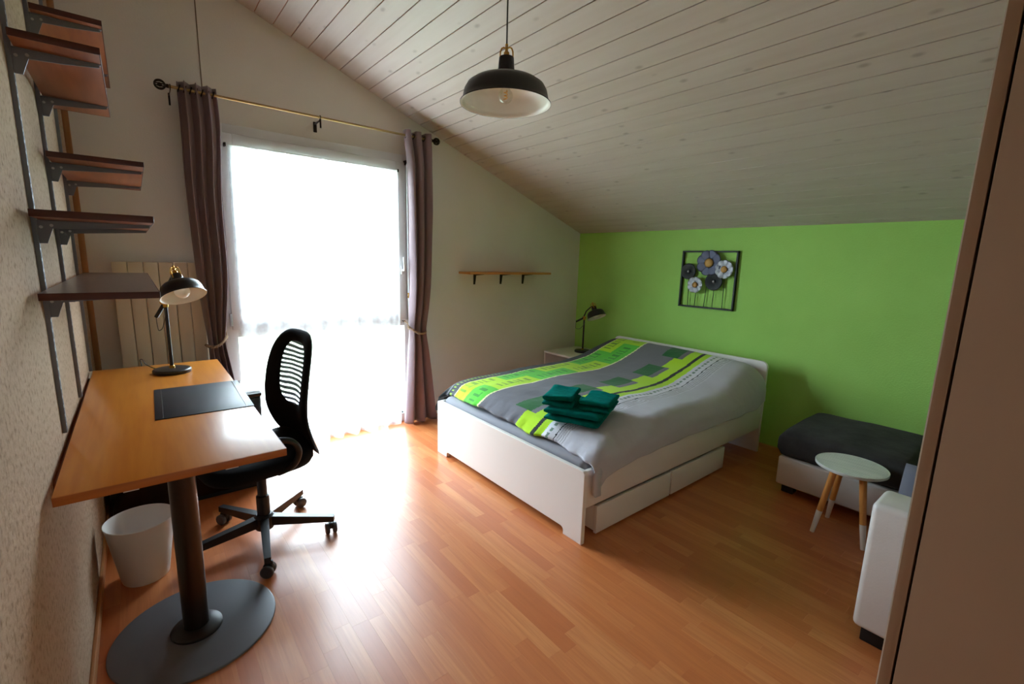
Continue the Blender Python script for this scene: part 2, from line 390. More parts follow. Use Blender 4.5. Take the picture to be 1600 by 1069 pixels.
def vis_area(s):
    c = proj(((s[0] + s[1]) / 2, (s[2] + s[3]) / 2, 0))
    if c is None or not (-20 < c[0] < 1450 and 560 < c[1] < 1090): return 0
    # under the bed, the cabinet and the ottoman nothing shows
    mx_, my_ = (s[0] + s[1]) / 2, (s[2] + s[3]) / 2
    if 2.0 < mx_ < 3.9 and 1.5 < my_ < 2.85: return 0
    if mx_ > 1.95 and my_ > 2.6: return 0
    if mx_ < 0.75 and my_ > 3.05: return 0
    if 3.45 < mx_ and my_ < 1.0: return 0
    return (s[1] - s[0]) * (s[3] - s[2]) / c[2] ** 2
strips.sort(key=vis_area, reverse=True)
def strip_mesh(name, ss):
    G = 0.00004; B = 0.00018; vs_ = []; fs = []; rn = []
    for (a, b_, c, d, r_) in ss:
        k = len(vs_)
        for (e, z) in ((0, -0.0079), (0, -B), (B, 0.0)):
            vs_ += [(a + G + e, c + G + e, z), (b_ - G - e, c + G + e, z), (b_ - G - e, d - G - e, z), (a + G + e, d - G - e, z)]
        for lv in (0, 4):
            for i in range(4):
                j = (i + 1) % 4; fs.append((k + lv + i, k + lv + j, k + lv + 4 + j, k + lv + 4 + i))
        fs.append((k + 8, k + 9, k + 10, k + 11)); rn += [r_] * 9
    me = bpy.data.meshes.new(name); me.from_pydata(vs_, [], fs); me.update()
    at = me.attributes.new('rnd', 'FLOAT_VECTOR', 'FACE')
    for i, r_ in enumerate(rn): at.data[i].vector = (r_, (r_ * 7.31) % 1, (r_ * 3.77) % 1)
    me.materials.append(MATS['laminate']); return me
for s_ in strips[:300]:
    o = bpy.data.objects.new('floor_strip', strip_mesh('floor_strip', [s_])); COL.objects.link(o); o.parent = floor
o = bpy.data.objects.new('floor_strips', strip_mesh('floor_strips', strips[300:])); COL.objects.link(o); o.parent = floor; o['kind'] = 'stuff'

# walls
solo('wall_left', MB().box(-0.15, 0.0, YB - 0.15, L + 0.2, -0.02, zc(0) + 0.2), 'stucco', 'rough beige stucco wall behind the desk and shelves', 'wall', kind='structure', smooth=0)
OX0, OX1, OZ = 0.70, 2.06, 2.24            # window opening
wf = MB()
wf.prism([(-0.02, -0.02), (OX0, -0.02), (OX0, zc(OX0) + 0.15), (-0.02, zc(0) + 0.15)], 'y', L, L + 0.2)
wf.prism([(OX0, OZ), (OX1, OZ), (OX1, zc(OX1) + 0.15), (OX0, zc(OX0) + 0.15)], 'y', L, L + 0.2)
wf.prism([(OX1, -0.02), (W + 0.15, -0.02), (W + 0.15, zc(W) + 0.1), (OX1, zc(OX1) + 0.15)], 'y', L, L + 0.2)
solo('wall_window', wf, 'plaster', 'off-white gable wall around the tall window', 'wall', kind='structure', smooth=0)
solo('wall_green', MB().box(W, W + 0.15, YB - 0.15, L + 0.2, -0.02, HK + 0.12), 'green_paint', 'bright apple green painted knee wall behind the headboard', 'wall', kind='structure', smooth=0)
wb = MB().prism([(-0.02, -0.02), (W + 0.15, -0.02), (W + 0.15, zc(W) + 0.1), (-0.02, zc(0) + 0.15)], 'y', YB - 0.15, YB)
solo('wall_back', wb, 'back_plaster', 'plain off-white wall opposite the window', 'wall', kind='structure', smooth=0)

# ceiling: limed pine boards under the roof slope
th = math.atan(SL)
cb = MB().prism([(-0.15, zc(-0.15) + 0.010), (W + 0.15, zc(W + 0.15) + 0.010), (W + 0.15, zc(W + 0.15) + 0.14), (-0.15, zc(-0.15) + 0.14)], 'y', YB - 0.15, L + 0.2)
ceil = solo('ceiling', cb, 'brown_gap', 'sloping ceiling of limed pine boards with brown joints', 'ceiling', kind='structure', smooth=0)
PX = 0.1082; bw = PX / cos(th) - 0.0042
c_ = 0.0012
bp_ = [(-bw / 2, 0.012), (-bw / 2, c_), (-bw / 2 + c_, 0.0), (bw / 2 - c_, 0.0), (bw / 2, c_), (bw / 2, 0.012)]
bme = MB().prism(bp_, 'y', YB - 0.05, L + 0.03).mesh('board', 'limed_pine', smooth=0)
k = -9
while 0.983 + PX * k < W:
    xm = 0.983 + PX * (k + 0.5)
    if -0.05 < xm < W + 0.04:
        o = bpy.data.objects.new('ceiling_board', bme); COL.objects.link(o); o.parent = ceil
        o.location = (xm, 0, zc(xm)); o.rotation_euler = (0, th, 0)
    k += 1

# trims
solo('baseboard_left', MB().box(0.0, 0.012, YB, L, 0.0, 0.055, 0.003), 'skirting', 'slim orange wooden skirting along the stucco wall', 'baseboard', kind='structure')
solo('trim_1', MB().box(0.0, 0.028, L - 0.022, L, 0.0, zc(0.0) - 0.01, 0.004), 'pine_trim', 'pine corner batten between stucco wall and window wall', 'trim', kind='structure')
solo('trim_2', MB().box(0.660, 0.666, L - 0.003, L + 0.005, 2.26, zc(0.66), 0.001), 'seam', 'thin brown joint running up the wall above the curtain rod', 'trim', kind='structure')

# ------------------------------------------------------------------ window
win = thing('window_1', 'tall white window with opening sash over a fixed lower pane', 'window', (1.38, L, 0), kind='structure')
def ring(mb, x0, x1, z0, z1, w, y0, y1, bev=0.004):
    mb.box(x0, x0 + w, y0, y1, z0, z1, bev); mb.box(x1 - w, x1, y0, y1, z0, z1, bev)
    mb.box(x0 + w - .002, x1 - w + .002, y0, y1, z0, z0 + w, bev); mb.box(x0 + w - .002, x1 - w + .002, y0, y1, z1 - w, z1, bev)
    return mb
fr_ = ring(MB(), 0.68, 2.08, 0.0, 2.26, 0.075, L - 0.012, L + 0.07)
part(win, 'window_frame', fr_, 'white_pvc')
part(win, 'transom', MB().box(0.74, 2.02, L - 0.008, L + 0.065, 0.86, 0.925, 0.004), 'white_pvc')
sash = part(win, 'sash', ring(MB(), 0.722, 2.022, 0.915, 2.20, 0.080, L - 0.028, L + 0.045, 0.006), 'white_pvc')
gl_ = MB().box(0.79, 1.955, L + 0.01, L + 0.016, 0.985, 2.115)
part(win, 'pane', gl_, 'window_glass', smooth=0)
part(win, 'pane', MB().box(0.742, 2.018, L + 0.02, L + 0.026, 0.06, 0.865), 'window_glass', smooth=0)
part(win, 'sill_rail', MB().box(0.74, 2.02, L - 0.006, L + 0.06, 0.0, 0.075, 0.004), 'white_pvc')
hn = MB(); hn.tube([(0.716, L - 0.036, 0.945), (0.716, L - 0.036, 1.03)], 0.009, 10)
part(win, 'hinge', hn, 'zinc', 'grey metal hinge')
hn = MB(); hn.tube([(0.716, L - 0.036, 2.09), (0.716, L - 0.036, 2.165)], 0.009, 10)
part(win, 'hinge', hn, 'zinc', 'grey metal hinge')
hd_ = MB(); hd_.box(1.972, 1.996, L - 0.040, L - 0.027, 1.30, 1.37, 0.004); hd_.tube([(1.984, L - 0.04, 1.335), (1.984, L - 0.075, 1.335), (1.98, L - 0.082, 1.36), (1.975, L - 0.082, 1.44)], [0.008, 0.008, 0.009, 0.008], 10)
part(win, 'handle', hd_, 'white_pvc', 'white lever handle')

# shutter crank hanging beside the sash
ck = thing('shutter_crank', 'slim white crank rod hanging between window sash and curtain', 'crank', (2.03, L - 0.050, 0.83))
part(ck, 'rod', MB().tube([(2.028, L - 0.040, 2.20), (2.03, L - 0.050, 2.16), (2.033, L - 0.050, 1.12)], 0.0085, 10), 'white_pvc')
part(ck, 'grip', MB().tube([(2.033, L - 0.050, 1.13), (2.035, L - 0.050, 1.05), (2.036, L - 0.050, 0.83)], [0.012, 0.010, 0.010], 10), 'white_pvc')
part(ck, 'joint', MB().box(2.022, 2.044, L - 0.062, L - 0.039, 1.10, 1.145, 0.004), 'brass', 'small brass joint')
part(ck, 'socket', MB().box(2.015, 2.041, L - 0.050, L + 0.002, 2.18, 2.215, 0.004), 'dark_bronze', 'dark socket on the frame')

# sheer curtain
def sheer():
    rows = []; nz = 60; nu = 150
    for j in range(nz + 1):
        z = 2.125 - (2.125 - 0.006) * j / nz; t = j / nz; row = []
        for i in range(nu + 1):
            u = i / nu; xx = 0.765 + u * 1.175
            amp = (0.006 + 0.014 * t + (0.02 * max(0, t - .8) / .2)) * (1.0 if u < 0.86 else 0.35)
            yy = L - 0.060 - 0.012 * t + amp * sin(2 * pi * (9.0 * u + 0.12 * sin(5 * u + 2 * t))) + 0.004 * sin(2 * pi * 23 * u)
            if t > .9 and u < 0.86: yy -= 0.10 * ((t - .9) / .1) ** 2 * max(0, sin(2 * pi * (2.3 * u + .35)))
            row.append((xx, yy, z))
        rows.append(row)
    return MB().grid(rows)
sh = thing('sheer_curtain', 'white sheer voile curtain covering the window down to the floor', 'curtain', (1.37, L - 0.06, 0))
part(sh, 'voile', sheer(), 'sheer', smooth=60)
part(sh, 'curtain_wire', MB().tube([(0.755, L - 0.060, 2.125), (1.945, L - 0.060, 2.125)], 0.004, 8), 'white_pvc')
part(sh, 'wire_hook', MB().box(0.748, 0.760, L - 0.066, L - 0.026, 2.112, 2.134, 0.002), 'dark_bronze')
part(sh, 'wire_hook', MB().box(1.938, 1.950, L - 0.066, L - 0.026, 2.112, 2.134, 0.002), 'dark_bronze')

# curtain rod
YR, ZR = L - 0.125, 2.385
rod = thing('curtain_rod', 'thin brass-coloured curtain rod with dark finials above the window', 'curtain rod', (1.33, YR, ZR))
part(rod, 'pole', MB().tube([(0.484, YR, ZR), (2.216, YR, ZR)], 0.0085, 12), 'rod_gold')
for sx, xe in ((-1, 0.484), (1, 2.216)):
    f = MB()
    f.tube([(xe, YR, ZR), (xe + sx * 0.02, YR, ZR)], [0.012, 0.009], 12)
    f.sphere((xe + sx * 0.042, YR, ZR), 0.012, 10)
    for k in range(6):
        a0 = pi * k / 6
        f.tube([(xe + sx * (0.042 + 0.026 * cos(t)), YR + 0.026 * sin(t) * cos(a0), ZR + 0.026 * sin(t) * sin(a0)) for t in [2 * pi * q / 20 for q in range(20)]], 0.0035, 6, True)
    part(rod, 'finial', f, 'dark_bronze', 'dark cage finial')
for xb in (0.490, 1.335, 2.212):
    hb = 0.012 if 1 < xb < 2 else 0.005
    b_ = MB(); b_.box(xb - hb, xb + hb, L - 0.006, L + 0.004, ZR - 0.075, ZR - 0.005, 0.002)
    b_.tube([(xb, L - 0.004, ZR - 0.02), (xb, YR, ZR - 0.018), (xb, YR, ZR - 0.01)], hb / 2, 8)
    b_.tube([(xb, YR + 0.012 * cos(t), ZR + 0.012 * sin(t)) for t in [2 * pi * q / 14 for q in range(14)]], 0.003, 6, True)
    if hb > 0.01: b_.tube([(xb, YR - 0.004, ZR - 0.012), (xb, YR - 0.004, ZR - 0.07)], 0.006, 8)
    part(rod, 'bracket', b_, 'dark_bronze', 'dark wall bracket')

def drape(left, right, nf, seed, flip):
    """left/right: tables z -> x edge"""
    rows = []; nz = 90; nu = 120; z0, z1 = 2.425, 0.012
    rs = random.Random(seed); ph = [rs.random() * 6 for _ in range(4)]
    for j in range(nz + 1):
        z = z0 + (z1 - z0) * j / nz; xl = smooth_tab(left, z); xr = smooth_tab(right, z); w = xr - xl; row = []
        amp = 0.040 if z > 1.0 else lerp([(0.0, 0.040), (0.7, 0.038), (0.84, 0.026), (1.0, 0.040)], z)
        for i in range(nu + 1):
            u = i / nu
            fold = sin(2 * pi * nf * u + flip + 0.35 * sin(1.3 * z + ph[0])) 
            yy = YR + 0.005 + amp * fold + 0.004 * sin(2 * pi * 2.3 * nf * u + ph[1] + z)
            xx = xl + w * u + 0.010 * sin(4 * pi * nf * u + flip) * min(1, w / 0.2) + 0.004 * noise.noise((u * 5, z * 3, seed))
            row.append((xx, yy, z))
        rows.append(row)
    return MB().grid(rows)
def curtain(label, left, right, seed, flip, tie_z, side, nf=3.5):
    xm = (left[-1][1] + right[-1][1]) / 2
    t = thing('curtain', label, 'curtain', (xm, YR, 0), 'mauve curtains on the rod')
    p = part(t, 'fabric', drape(left, right, nf, seed, flip), 'curtain', smooth=60)
    md = p.modifiers.new('thickness', 'SOLIDIFY'); md.thickness = 0.003
    xl, xr = smooth_tab(left, ZR), smooth_tab(right, ZR)
    for k in range(7):
        xg = xl + (xr - xl) * (k + 0.5) / 7
        g = MB().tube([(xg + 0.006 * sin(q), YR + 0.019 * cos(q), ZR + 0.019 * sin(q)) for q in [2 * pi * e / 18 for e in range(18)]], 0.004, 6, True)
        part(t, 'eyelet', g, 'dark_bronze', 'dark eyelet ring')
    # rope tie-back
    xa, xb = smooth_tab(left, tie_z), smooth_tab(right, tie_z)
    tb = thing('curtain_tieback', 'twisted tan rope tieback gathering the mauve curtain beside the ' + ('radiator' if side < 0 else 'bed'), 'tieback', ((xa + xb) / 2, YR, tie_z), 'rope tiebacks')
    rp = []
    n = 48
    for q in range(n):
        a = 2 * pi * q / n
        rp.append(((xa + xb) / 2 + ((xb - xa) / 2 + 0.012) * cos(a), YR + 0.002 + 0.044 * sin(a), tie_z - 0.025 * side * cos(a) + 0.030 * cos(a) ** 2 - 0.022))
    m = MB()
    for s in (0, pi):
        m.tube([(p_[0] + 0.004 * cos(6 * pi * i / 4 + s), p_[1] + 0.004 * cos(6 * pi * i / 4 + s), p_[2] + 0.005 * sin(6 * pi * i / 4 + s)) for i, p_ in enumerate(rp)], 0.0065, 8, True)
    part(tb, 'rope', m, 'rope')
    hx = xb + 0.012 if side < 0 else xa - 0.010
    part(tb, 'loop', MB().tube([(hx, YR - 0.01, tie_z + 0.015), (hx, YR + 0.02, tie_z + 0.06), (hx, L - 0.04, tie_z + 0.075)], 0.005, 8), 'rope')
    part(tb, 'wall_hook', MB().tube([(hx, L - 0.045, tie_z + 0.08), (hx, L - 0.05, tie_z + 0.068), (hx, L - 0.03, tie_z + 0.068), (hx, L + 0.004, tie_z + 0.075)], 0.004, 8), 'dark_bronze')
curtain('mauve eyelet curtain tied back behind the desk and desk lamp',
        [(0.0, 0.53), (0.6, 0.565), (0.86, 0.565), (1.0, 0.555), (1.33, 0.533), (1.8, 0.520), (2.43, 0.518)],
        [(0.0, 0.75), (0.6, 0.69), (0.86, 0.66), (1.0, 0.672), (1.33, 0.70), (1.8, 0.70), (2.2, 0.725), (2.43, 0.715)], 3, 0.5, 0.86, -1)
curtain('mauve eyelet curtain tied back beside the foot of the bed',
        [(0.0, 1.945), (0.58, 1.985), (0.80, 2.000), (0.92, 2.0), (1.24, 2.015), (1.96, 2.01), (2.2, 2.0), (2.43, 1.965)],
        [(0.0, 2.235), (0.58, 2.165), (0.80, 2.137), (0.92, 2.145), (1.24, 2.178), (1.96, 2.196), (2.43, 2.190)], 5, 2.2, 0.83, 1, 2.5)

# radiator behind the desk
rad = thing('radiator', 'cream vertical panel radiator on the wall behind the desk', 'radiator', (0.34, L - 0.07, 0.12))
for k in range(6):
    x0 = 0.128 + k * 0.0735
    part(rad, 'panel', MB().box(x0 + 0.0015, x0 + 0.072, L - 0.068, L - 0.032, 0.14, 1.37, 0.004), 'radiator')
for zz in (0.17, 1.33): part(rad, 'manifold', MB().tube([(0.13, L - 0.045, zz), (0.565, L - 0.045, zz)], 0.014, 10), 'radiator')
part(rad, 'wall_bracket', MB().box(0.2, 0.23, L - 0.035, L - 0.0005, 0.3, 1.2, 0.003), 'radiator')
part(rad, 'wall_bracket', MB().box(0.45, 0.48, L - 0.035, L - 0.0005, 0.3, 1.2, 0.003), 'radiator')

# ------------------------------------------------------------------ desk
HD = 0.807
dk = thing('desk', 'orange beech desk on one round steel column against the stucco wall', 'desk', (0.30, 1.96, 0))
part(dk, 'desktop', MB().box(0.016, 0.572, 1.582, 3.215, HD - 0.0265, HD, 0.002), 'desk_beech')
part(dk, 'edge_band', MB().box(0.0165, 0.5725, 1.5800, 1.5825, HD - 0.026, HD - 0.0008, 0.0006), 'desk_edge')
part(dk, 'edge_band', MB().box(0.5715, 0.574, 1.582, 3.215, HD - 0.026, HD - 0.0008, 0.0006), 'desk_edge')
PC = (0.300, 1.955)
part(dk, 'column', MB().lathe([(0.042, 0.012), (0.042, HD - 0.036)], (PC[0], PC[1], 0), 40), 'pole_metal')
part(dk, 'collar', MB().lathe([(0.084, 0.008), (0.084, 0.018), (0.078, 0.024), (0.052, 0.030), (0.044, 0.032)], (PC[0], PC[1], 0), 40), 'black_metal')
part(dk, 'base_plate', MB().lathe([(0.268, 0.0), (0.270, 0.003), (0.268, 0.008), (0.262, 0.010)], (PC[0] + 0.002, PC[1] + 0.01, 0), 72), 'base_metal')
part(dk, 'top_plate', MB().box(PC[0] - 0.15, PC[0] + 0.15, PC[1] - 0.15, PC[1] + 0.15, HD - 0.040, HD - 0.026, 0.003), 'black_metal')
part(dk, 'wall_cleat', MB().box(0.0005, 0.035, 1.75, 3.15, HD - 0.066, HD - 0.0265, 0.003), 'shelf_wood')
for xs in (0.155, 0.40):
    part(dk, 'clip', MB().box(xs, xs + 0.035, 1.592, 1.607, HD - 0.034, HD - 0.026, 0.001), 'white_pvc')

mt = thing('desk_mat', 'black desk mat with a clear border strip lying on the desk', 'desk mat', (0.41, 2.37, HD))
MR = Matrix.Translation((0.415, 2.368, HD)) @ Matrix.Rotation(radians(-1.2), 4, 'Z')
part(mt, 'pad', MB().box(-0.166, 0.166, -0.243, 0.243, 0.0002, 0.003, 0.001, mtx=MR), 'desk_mat')
part(mt, 'border', MB().box(0.138, 0.142, -0.238, 0.238, 0.0028, 0.0036, 0.0002, mtx=MR), 'mat_film')
part(mt, 'border', MB().box(-0.142, -0.139, -0.238, 0.238, 0.0028, 0.0034, 0.0002, mtx=MR), 'black_metal')

# black cabinet under the far end of the desk
cbx = thing('low_cabinet', 'glossy black low cabinet under the far end of the desk', 'cabinet', (0.39, 3.27, 0))
part(cbx, 'body', MB().box(0.03, 0.765, 3.065, 3.43, 0.03, 0.585, 0.003), 'black_cabinet')
part(cbx, 'top', MB().box(0.025, 0.770, 3.055, 3.435, 0.585, 0.605, 0.002), 'black_cabinet')
part(cbx, 'plinth', MB().box(0.05, 0.745, 3.08, 3.42, 0.0, 0.032), 'black_foot')
for x0 in (0.04, 0.40):
    d_ = part(cbx, 'door', MB().box(x0, x0 + 0.355, 3.050, 3.066, 0.04, 0.578, 0.002), 'black_cabinet')
    part(d_, 'handle', MB().box(x0 + (0.32 if x0 < .2 else 0.025), x0 + (0.33 if x0 < .2 else 0.035), 3.040, 3.051, 0.40, 0.50, 0.002), 'black_metal')

# waste bin
bn = thing('waste_bin', 'round white plastic waste bin on the floor under the desk', 'bin', (0.155, 2.46, 0))
N = 48
pr = [(0.084, 0.0), (0.086, 0.004), (0.124, 0.27), (0.127, 0.275), (0.1255, 0.278), (0.122, 0.275), (0.083, 0.01)]
part(bn, 'shell', MB().lathe([(r_, z) for r_, z in pr], (0.155, 2.46, 0), N), 'bin_white', smooth=50)

# ------------------------------------------------------------------ shelving on the stucco wall
def rail(y, z0, z1, label):
    r_ = thing('shelf_rail', label, 'shelf rail', (0.008, y, z0), 'slotted shelf rails')
    pf = [(0.0, y - 0.0095), (0.012, y - 0.0095), (0.012, y - 0.005), (0.009, y - 0.005), (0.009, y + 0.005), (0.012, y + 0.005), (0.012, y + 0.0095), (0.0, y + 0.0095)]
    part(r_, 'channel', MB().prism(pf, 'z', z0, z1), 'rail_grey', smooth=0)
    t = MB(); z = z0 + 0.02
    while z < z1 - 0.02:
        t.box(0.0085, 0.0115, y - 0.0045, y + 0.0045, z, z + 0.010); z += 0.032
    part(r_, 'slot_bridges', t, 'zinc', 'bright bridges between the slots', smooth=0, kind='stuff')
RY = (2.073, 2.637, 3.255)
rail(RY[0], 0.832, 2.75, 'grey slotted shelf rail on the stucco wall, furthest from the window')
rail(RY[1], 0.812, 2.75, 'grey slotted shelf rail on the stucco wall, the middle of three')
rail(RY[2], 0.80, 2.75, 'grey slotted shelf rail on the stucco wall, nearest the window corner')
def bracket(y, zt, depth, label):
    b_ = thing('shelf_bracket', label, 'bracket', (0.016, y, zt - 0.06), 'grey shelf brackets')
    pf = [(0.0115, zt - 0.072), (0.030, zt - 0.072), (0.046, zt - 0.026), (0.12, zt - 0.021), (depth, zt - 0.010), (depth, zt - 0.001), (0.0115, zt - 0.001)]
    part(b_, 'blade', MB().prism(pf, 'y', y - 0.002, y + 0.002), 'rail_grey', smooth=0)
    part(b_, 'flange', MB().box(0.0125, depth + 0.004, y - 0.007, y + 0.007, zt - 0.003, zt, 0.001), 'rail_grey')
    for xq, zq in ((0.020, 0.022), (0.044, 0.016)):
        part(b_, 'rivet', MB().tube([(xq, y - 0.004, zt - zq), (xq, y + 0.004, zt - zq)], 0.0045, 10), 'zinc', 'bright rivet')
def shelf(y0, y1, z, depth, rails, topmat, botmat, label, where):
    s = thing('wall_shelf', label, 'shelf', (0.02, (y0 + y1) / 2, z - 0.01))
    part(s, 'board', MB().box(0.018, depth, y0 + 0.003, y1 - 0.003, z - 0.02, z - 0.001, 0.001), botmat)
    part(s, 'edge', MB().box(0.0178, depth + 0.001, y0, y0 + 0.004, z - 0.0204, z, 0.0008), 'shelf_edge', 'dark red-brown edge')
    part(s, 'edge', MB().box(0.0178, depth + 0.001, y1 - 0.004, y1, z - 0.0204, z, 0.0008), 'shelf_edge', 'dark red-brown edge')
    part(s, 'edge', MB().box(depth - 0.001, depth + 0.002, y0, y1, z - 0.0204, z, 0.0008), 'shelf_edge', 'dark red-brown edge')
    part(s, 'top_veneer', MB().box(0.019, depth - 0.001, y0 + 0.003, y1 - 0.003, z - 0.0015, z + 0.0003), topmat)
    for r_ in rails:
        bracket(RY[r_], z - 0.0204, depth - 0.005, 'grey steel bracket under the ' + where + (' on the rail nearest the window' if r_ == 2 else ' on the middle rail' if r_ == 1 else ' on the rail furthest from the window'))
shelf(1.832, 3.40, 1.312, 0.289, (0, 1, 2), 'shelf_dark', 'shelf_wood', 'long brown wall shelf just above the desk, lowest of the five', 'lowest wall shelf')
shelf(1.882, 2.95, 1.545, 0.294, (0, 1), 'shelf_dark', 'shelf_wood', 'red-brown wall shelf, second up from the desk', 'second wall shelf up')
shelf(2.482, 3.45, 1.792, 0.300, (1, 2), 'shelf_dark', 'shelf_wood', 'dark red-brown wall shelf, third up from the desk', 'third wall shelf up')
shelf(1.972, 2.83, 2.035, 0.210, (0, 1), 'shelf_dark', 'shelf_wood', 'narrow orange-brown wall shelf, fourth up from the desk', 'fourth wall shelf up')
shelf(2.592, 3.51, 2.325, 0.218, (1, 2), 'shelf_dark', 'shelf_wood', 'topmost brown wall shelf high above the desk', 'topmost wall shelf')

# ------------------------------------------------------------------ lamps
def orient(d):
    """matrix whose local -Z points along d"""
    z = -Vector(d).normalized(); h = Vector((1, 0, 0)) if abs(z.x) < .9 else Vector((0, 1, 0))
    xx = h.cross(z).normalized(); yy = z.cross(xx)
    return Matrix(((xx.x, yy.x, z.x, 0), (xx.y, yy.y, z.y, 0), (xx.z, yy.z, z.z, 0), (0, 0, 0, 1)))
def crown(root, apex, mt_, s, parent_name='crown'):
    """brass cage on the shade neck: apex at the neck top, in shade axes"""
    m = MB()
    m.lathe([(0.012 * s, -0.004 * s), (0.012 * s, 0.02 * s), (0.006 * s, 0.026 * s), (0.006 * s, 0.052 * s)], apex, 16, mt_)
    for k in range(4):
        a = pi / 4 + k * pi / 2
        path = [(0.026, -0.022), (0.027, 0.0), (0.026, 0.024), (0.021, 0.036), (0.012, 0.040), (0.006, 0.036)]
        m.tube([Vector(apex) + mt_.to_3x3() @ Vector((p[0] * s * cos(a), p[0] * s * sin(a), p[1] * s)) for p in path], 0.0032 * s, 8)
    return part(root, parent_name, m, 'brass', 'brass cage fitting')
def shade_parts(root, mouth, d, R, H, s, neck, nr=0.155):
    """bell shade: mouth centre, axis d (pointing out of the mouth), radius R, dome height H, neck height"""
    mt_ = orient(d); c = Vector(mouth)
    ou = [(R * 1.02, -0.004 * s), (R * 1.02, 0.0), (R * 0.97, 0.004 * s), (R * 0.955, H * 0.22), (R * 0.925, H * 0.48), (R * 0.86, H * 0.70), (R * 0.73, H * 0.87), (R * 0.55, H * 0.955), (max(R * 0.33, R * nr * 1.4), H * 1.0), (R * nr * 1.25, H * 1.06), (R * nr * 1.1, H + neck * 0.5), (R * nr, H + neck)]
    sh_ = part(root, 'shade', MB().lathe(ou, c, 56, mt_, cap=False), 'black_metal', 'black metal bell shade', smooth=60)
    inn = [(R * 1.015, -0.0035 * s)] + [(max(r_ - 0.003 * s, 0.002), z - 0.0025 * s) for r_, z in ou[1:9]] + [(R * 0.02, H * 1.0)]
    part(sh_, 'shade_lining', MB().lathe(inn, (c - (root.location if False else Vector((0, 0, 0)))), 56, mt_, cap=False), 'white_enamel', 'white enamel inside', smooth=60)
    part(root, 'neck_cap', MB().lathe([(R * nr, H + neck - 0.002), (R * nr * .96, H + neck + 0.002), (0.004, H + neck + 0.003)], c, 24, mt_), 'black_metal')
    nk = c + mt_.to_3x3() @ Vector((0, 0, H + neck))
    return mt_, nk
def bulb(root, at, d, r_, mat, fil):
    mt_ = orient(d)
    prof = [(0.001, -r_ * 2.2)] + [(r_ * sin(a), -r_ * 1.2 - r_ * cos(a)) for a in [pi * k / 12 for k in range(1, 10)]] + [(r_ * 0.45, 0.0), (r_ * 0.42, r_ * 0.5)]
    b_ = part(root, 'bulb', MB().lathe(prof, at, 24, mt_), mat, smooth=60)
    if fil:
        part(b_, 'filament', MB().tube([Vector(at) + mt_.to_3x3() @ Vector((0.007 * cos(q * 1.1), 0.007 * sin(q * 1.1), -0.015 - 0.0022 * q)) for q in range(16)], 0.0022, 6), 'filament')
    part(root, 'socket', MB().lathe([(r_ * 0.55, r_ * 0.2), (r_ * 0.55, r_ * 1.4)], at, 16, mt_), 'black_plastic')
def work_lamp(loc, joint_z, mouth, d, A0, label):
    x0, y0, z0 = loc
    t = thing('desk_lamp', label, 'lamp', loc, 'black work lamps')
    part(t, 'base', MB().lathe([(0.083, 0.0), (0.085, 0.003), (0.085, 0.016), (0.080, 0.021), (0.05, 0.0235), (0.002, 0.024)], loc, 48), 'black_metal')
    part(t, 'pole', MB().tube([(x0, y0, z0 + 0.02), (x0, y0, joint_z)], 0.0085, 14), 'black_metal')
    part(t, 'foot_ring', MB().lathe([(0.013, 0.022), (0.013, 0.034), (0.009, 0.038)], loc, 18), 'brass', 'brass ring')
    part(t, 'joint_cap', MB().lathe([(0.012, 0.0), (0.012, 0.034), (0.007, 0.040)], (x0, y0, joint_z - 0.012), 18), 'brass', 'brass joint')
    mt_, nk = shade_parts(t, mouth, d, 0.100, 0.078, 0.75, 0.040, 0.235)
    crown(t, nk, mt_, 0.95)
    A0 = Vector(A0); J = Vector((x0, y0, joint_z + 0.014)); ax = (nk - A0).normalized()
    away = Vector((-d[0], -d[1], 0)).normalized()
    part(t, 'arm', MB().tube([A0, A0 + (J - A0) * 0.75, J + away * 0.012, J.lerp(nk, 0.55) + away * 0.045, nk + away * 0.030, nk + Vector((0, 0, 0.008))], [0.0095, 0.0095, 0.007, 0.006, 0.006, 0.005], 12), 'black_metal')
    s_ = (ax.cross(Vector((0, 0, 1)))).normalized()
    part(t, 'knob', MB().tube([J - s_ * 0.026, J - s_ * 0.012, J + s_ * 0.012, J + s_ * 0.026], [0.010, 0.006, 0.006, 0.010], 12), 'brass', 'brass clamp knob')
    bulb(t, Vector(mouth) - Vector(d).normalized() * 0.066, d, 0.034, 'white_enamel', False)
    w = [A0, A0 + Vector((0.0, 0.0, -0.03)), A0 + Vector((0.004, 0.004, -0.075)), A0.lerp(J, .5) + Vector((0, 0, -0.10)), Vector((x0 - 0.006, y0 - 0.008, joint_z - 0.06)), Vector((x0 - 0.004, y0 - 0.010, joint_z - 0.01))]
    pts = []
    for i in range(len(w) - 1):
        for q in range(6): 
            pts.append(w[i].lerp(w[i + 1], q / 6))
    for _ in range(3): pts = [pts[0]] + [(pts[i - 1] + pts[i] * 2 + pts[i + 1]) / 4 for i in range(1, len(pts) - 1)] + [pts[-1]]
    part(t, 'cable', MB().tube(pts, 0.0022, 6), 'cable')
    return t
work_lamp((0.343, 2.975, HD), 1.165, (0.4175, 2.868, 1.217), (0.17, -0.43, -0.85), (0.300, 3.0, 1.10), 'black work lamp with brass fittings standing on the desk')
cbl = [(0.30, 3.04, HD + 0.003), (0.27, 3.10, HD + 0.003), (0.235, 3.14, HD + 0.022), (0.225, 3.16, HD + 0.05), (0.213, 3.185, HD + 0.045), (0.215, 3.222, HD + 0.022), (0.218, 3.236, HD + 0.002), (0.22, 3.243, HD - 0.10), (0.22, 3.262, 0.612), (0.225, 3.33, 0.6075)]
pts = [Vector(p) for p in cbl]
for _ in range(2): pts = [pts[0]] + [q for i in range(len(pts) - 1) for q in (pts[i].lerp(pts[i + 1], .25), pts[i].lerp(pts[i + 1], .75))] + [pts[-1]]
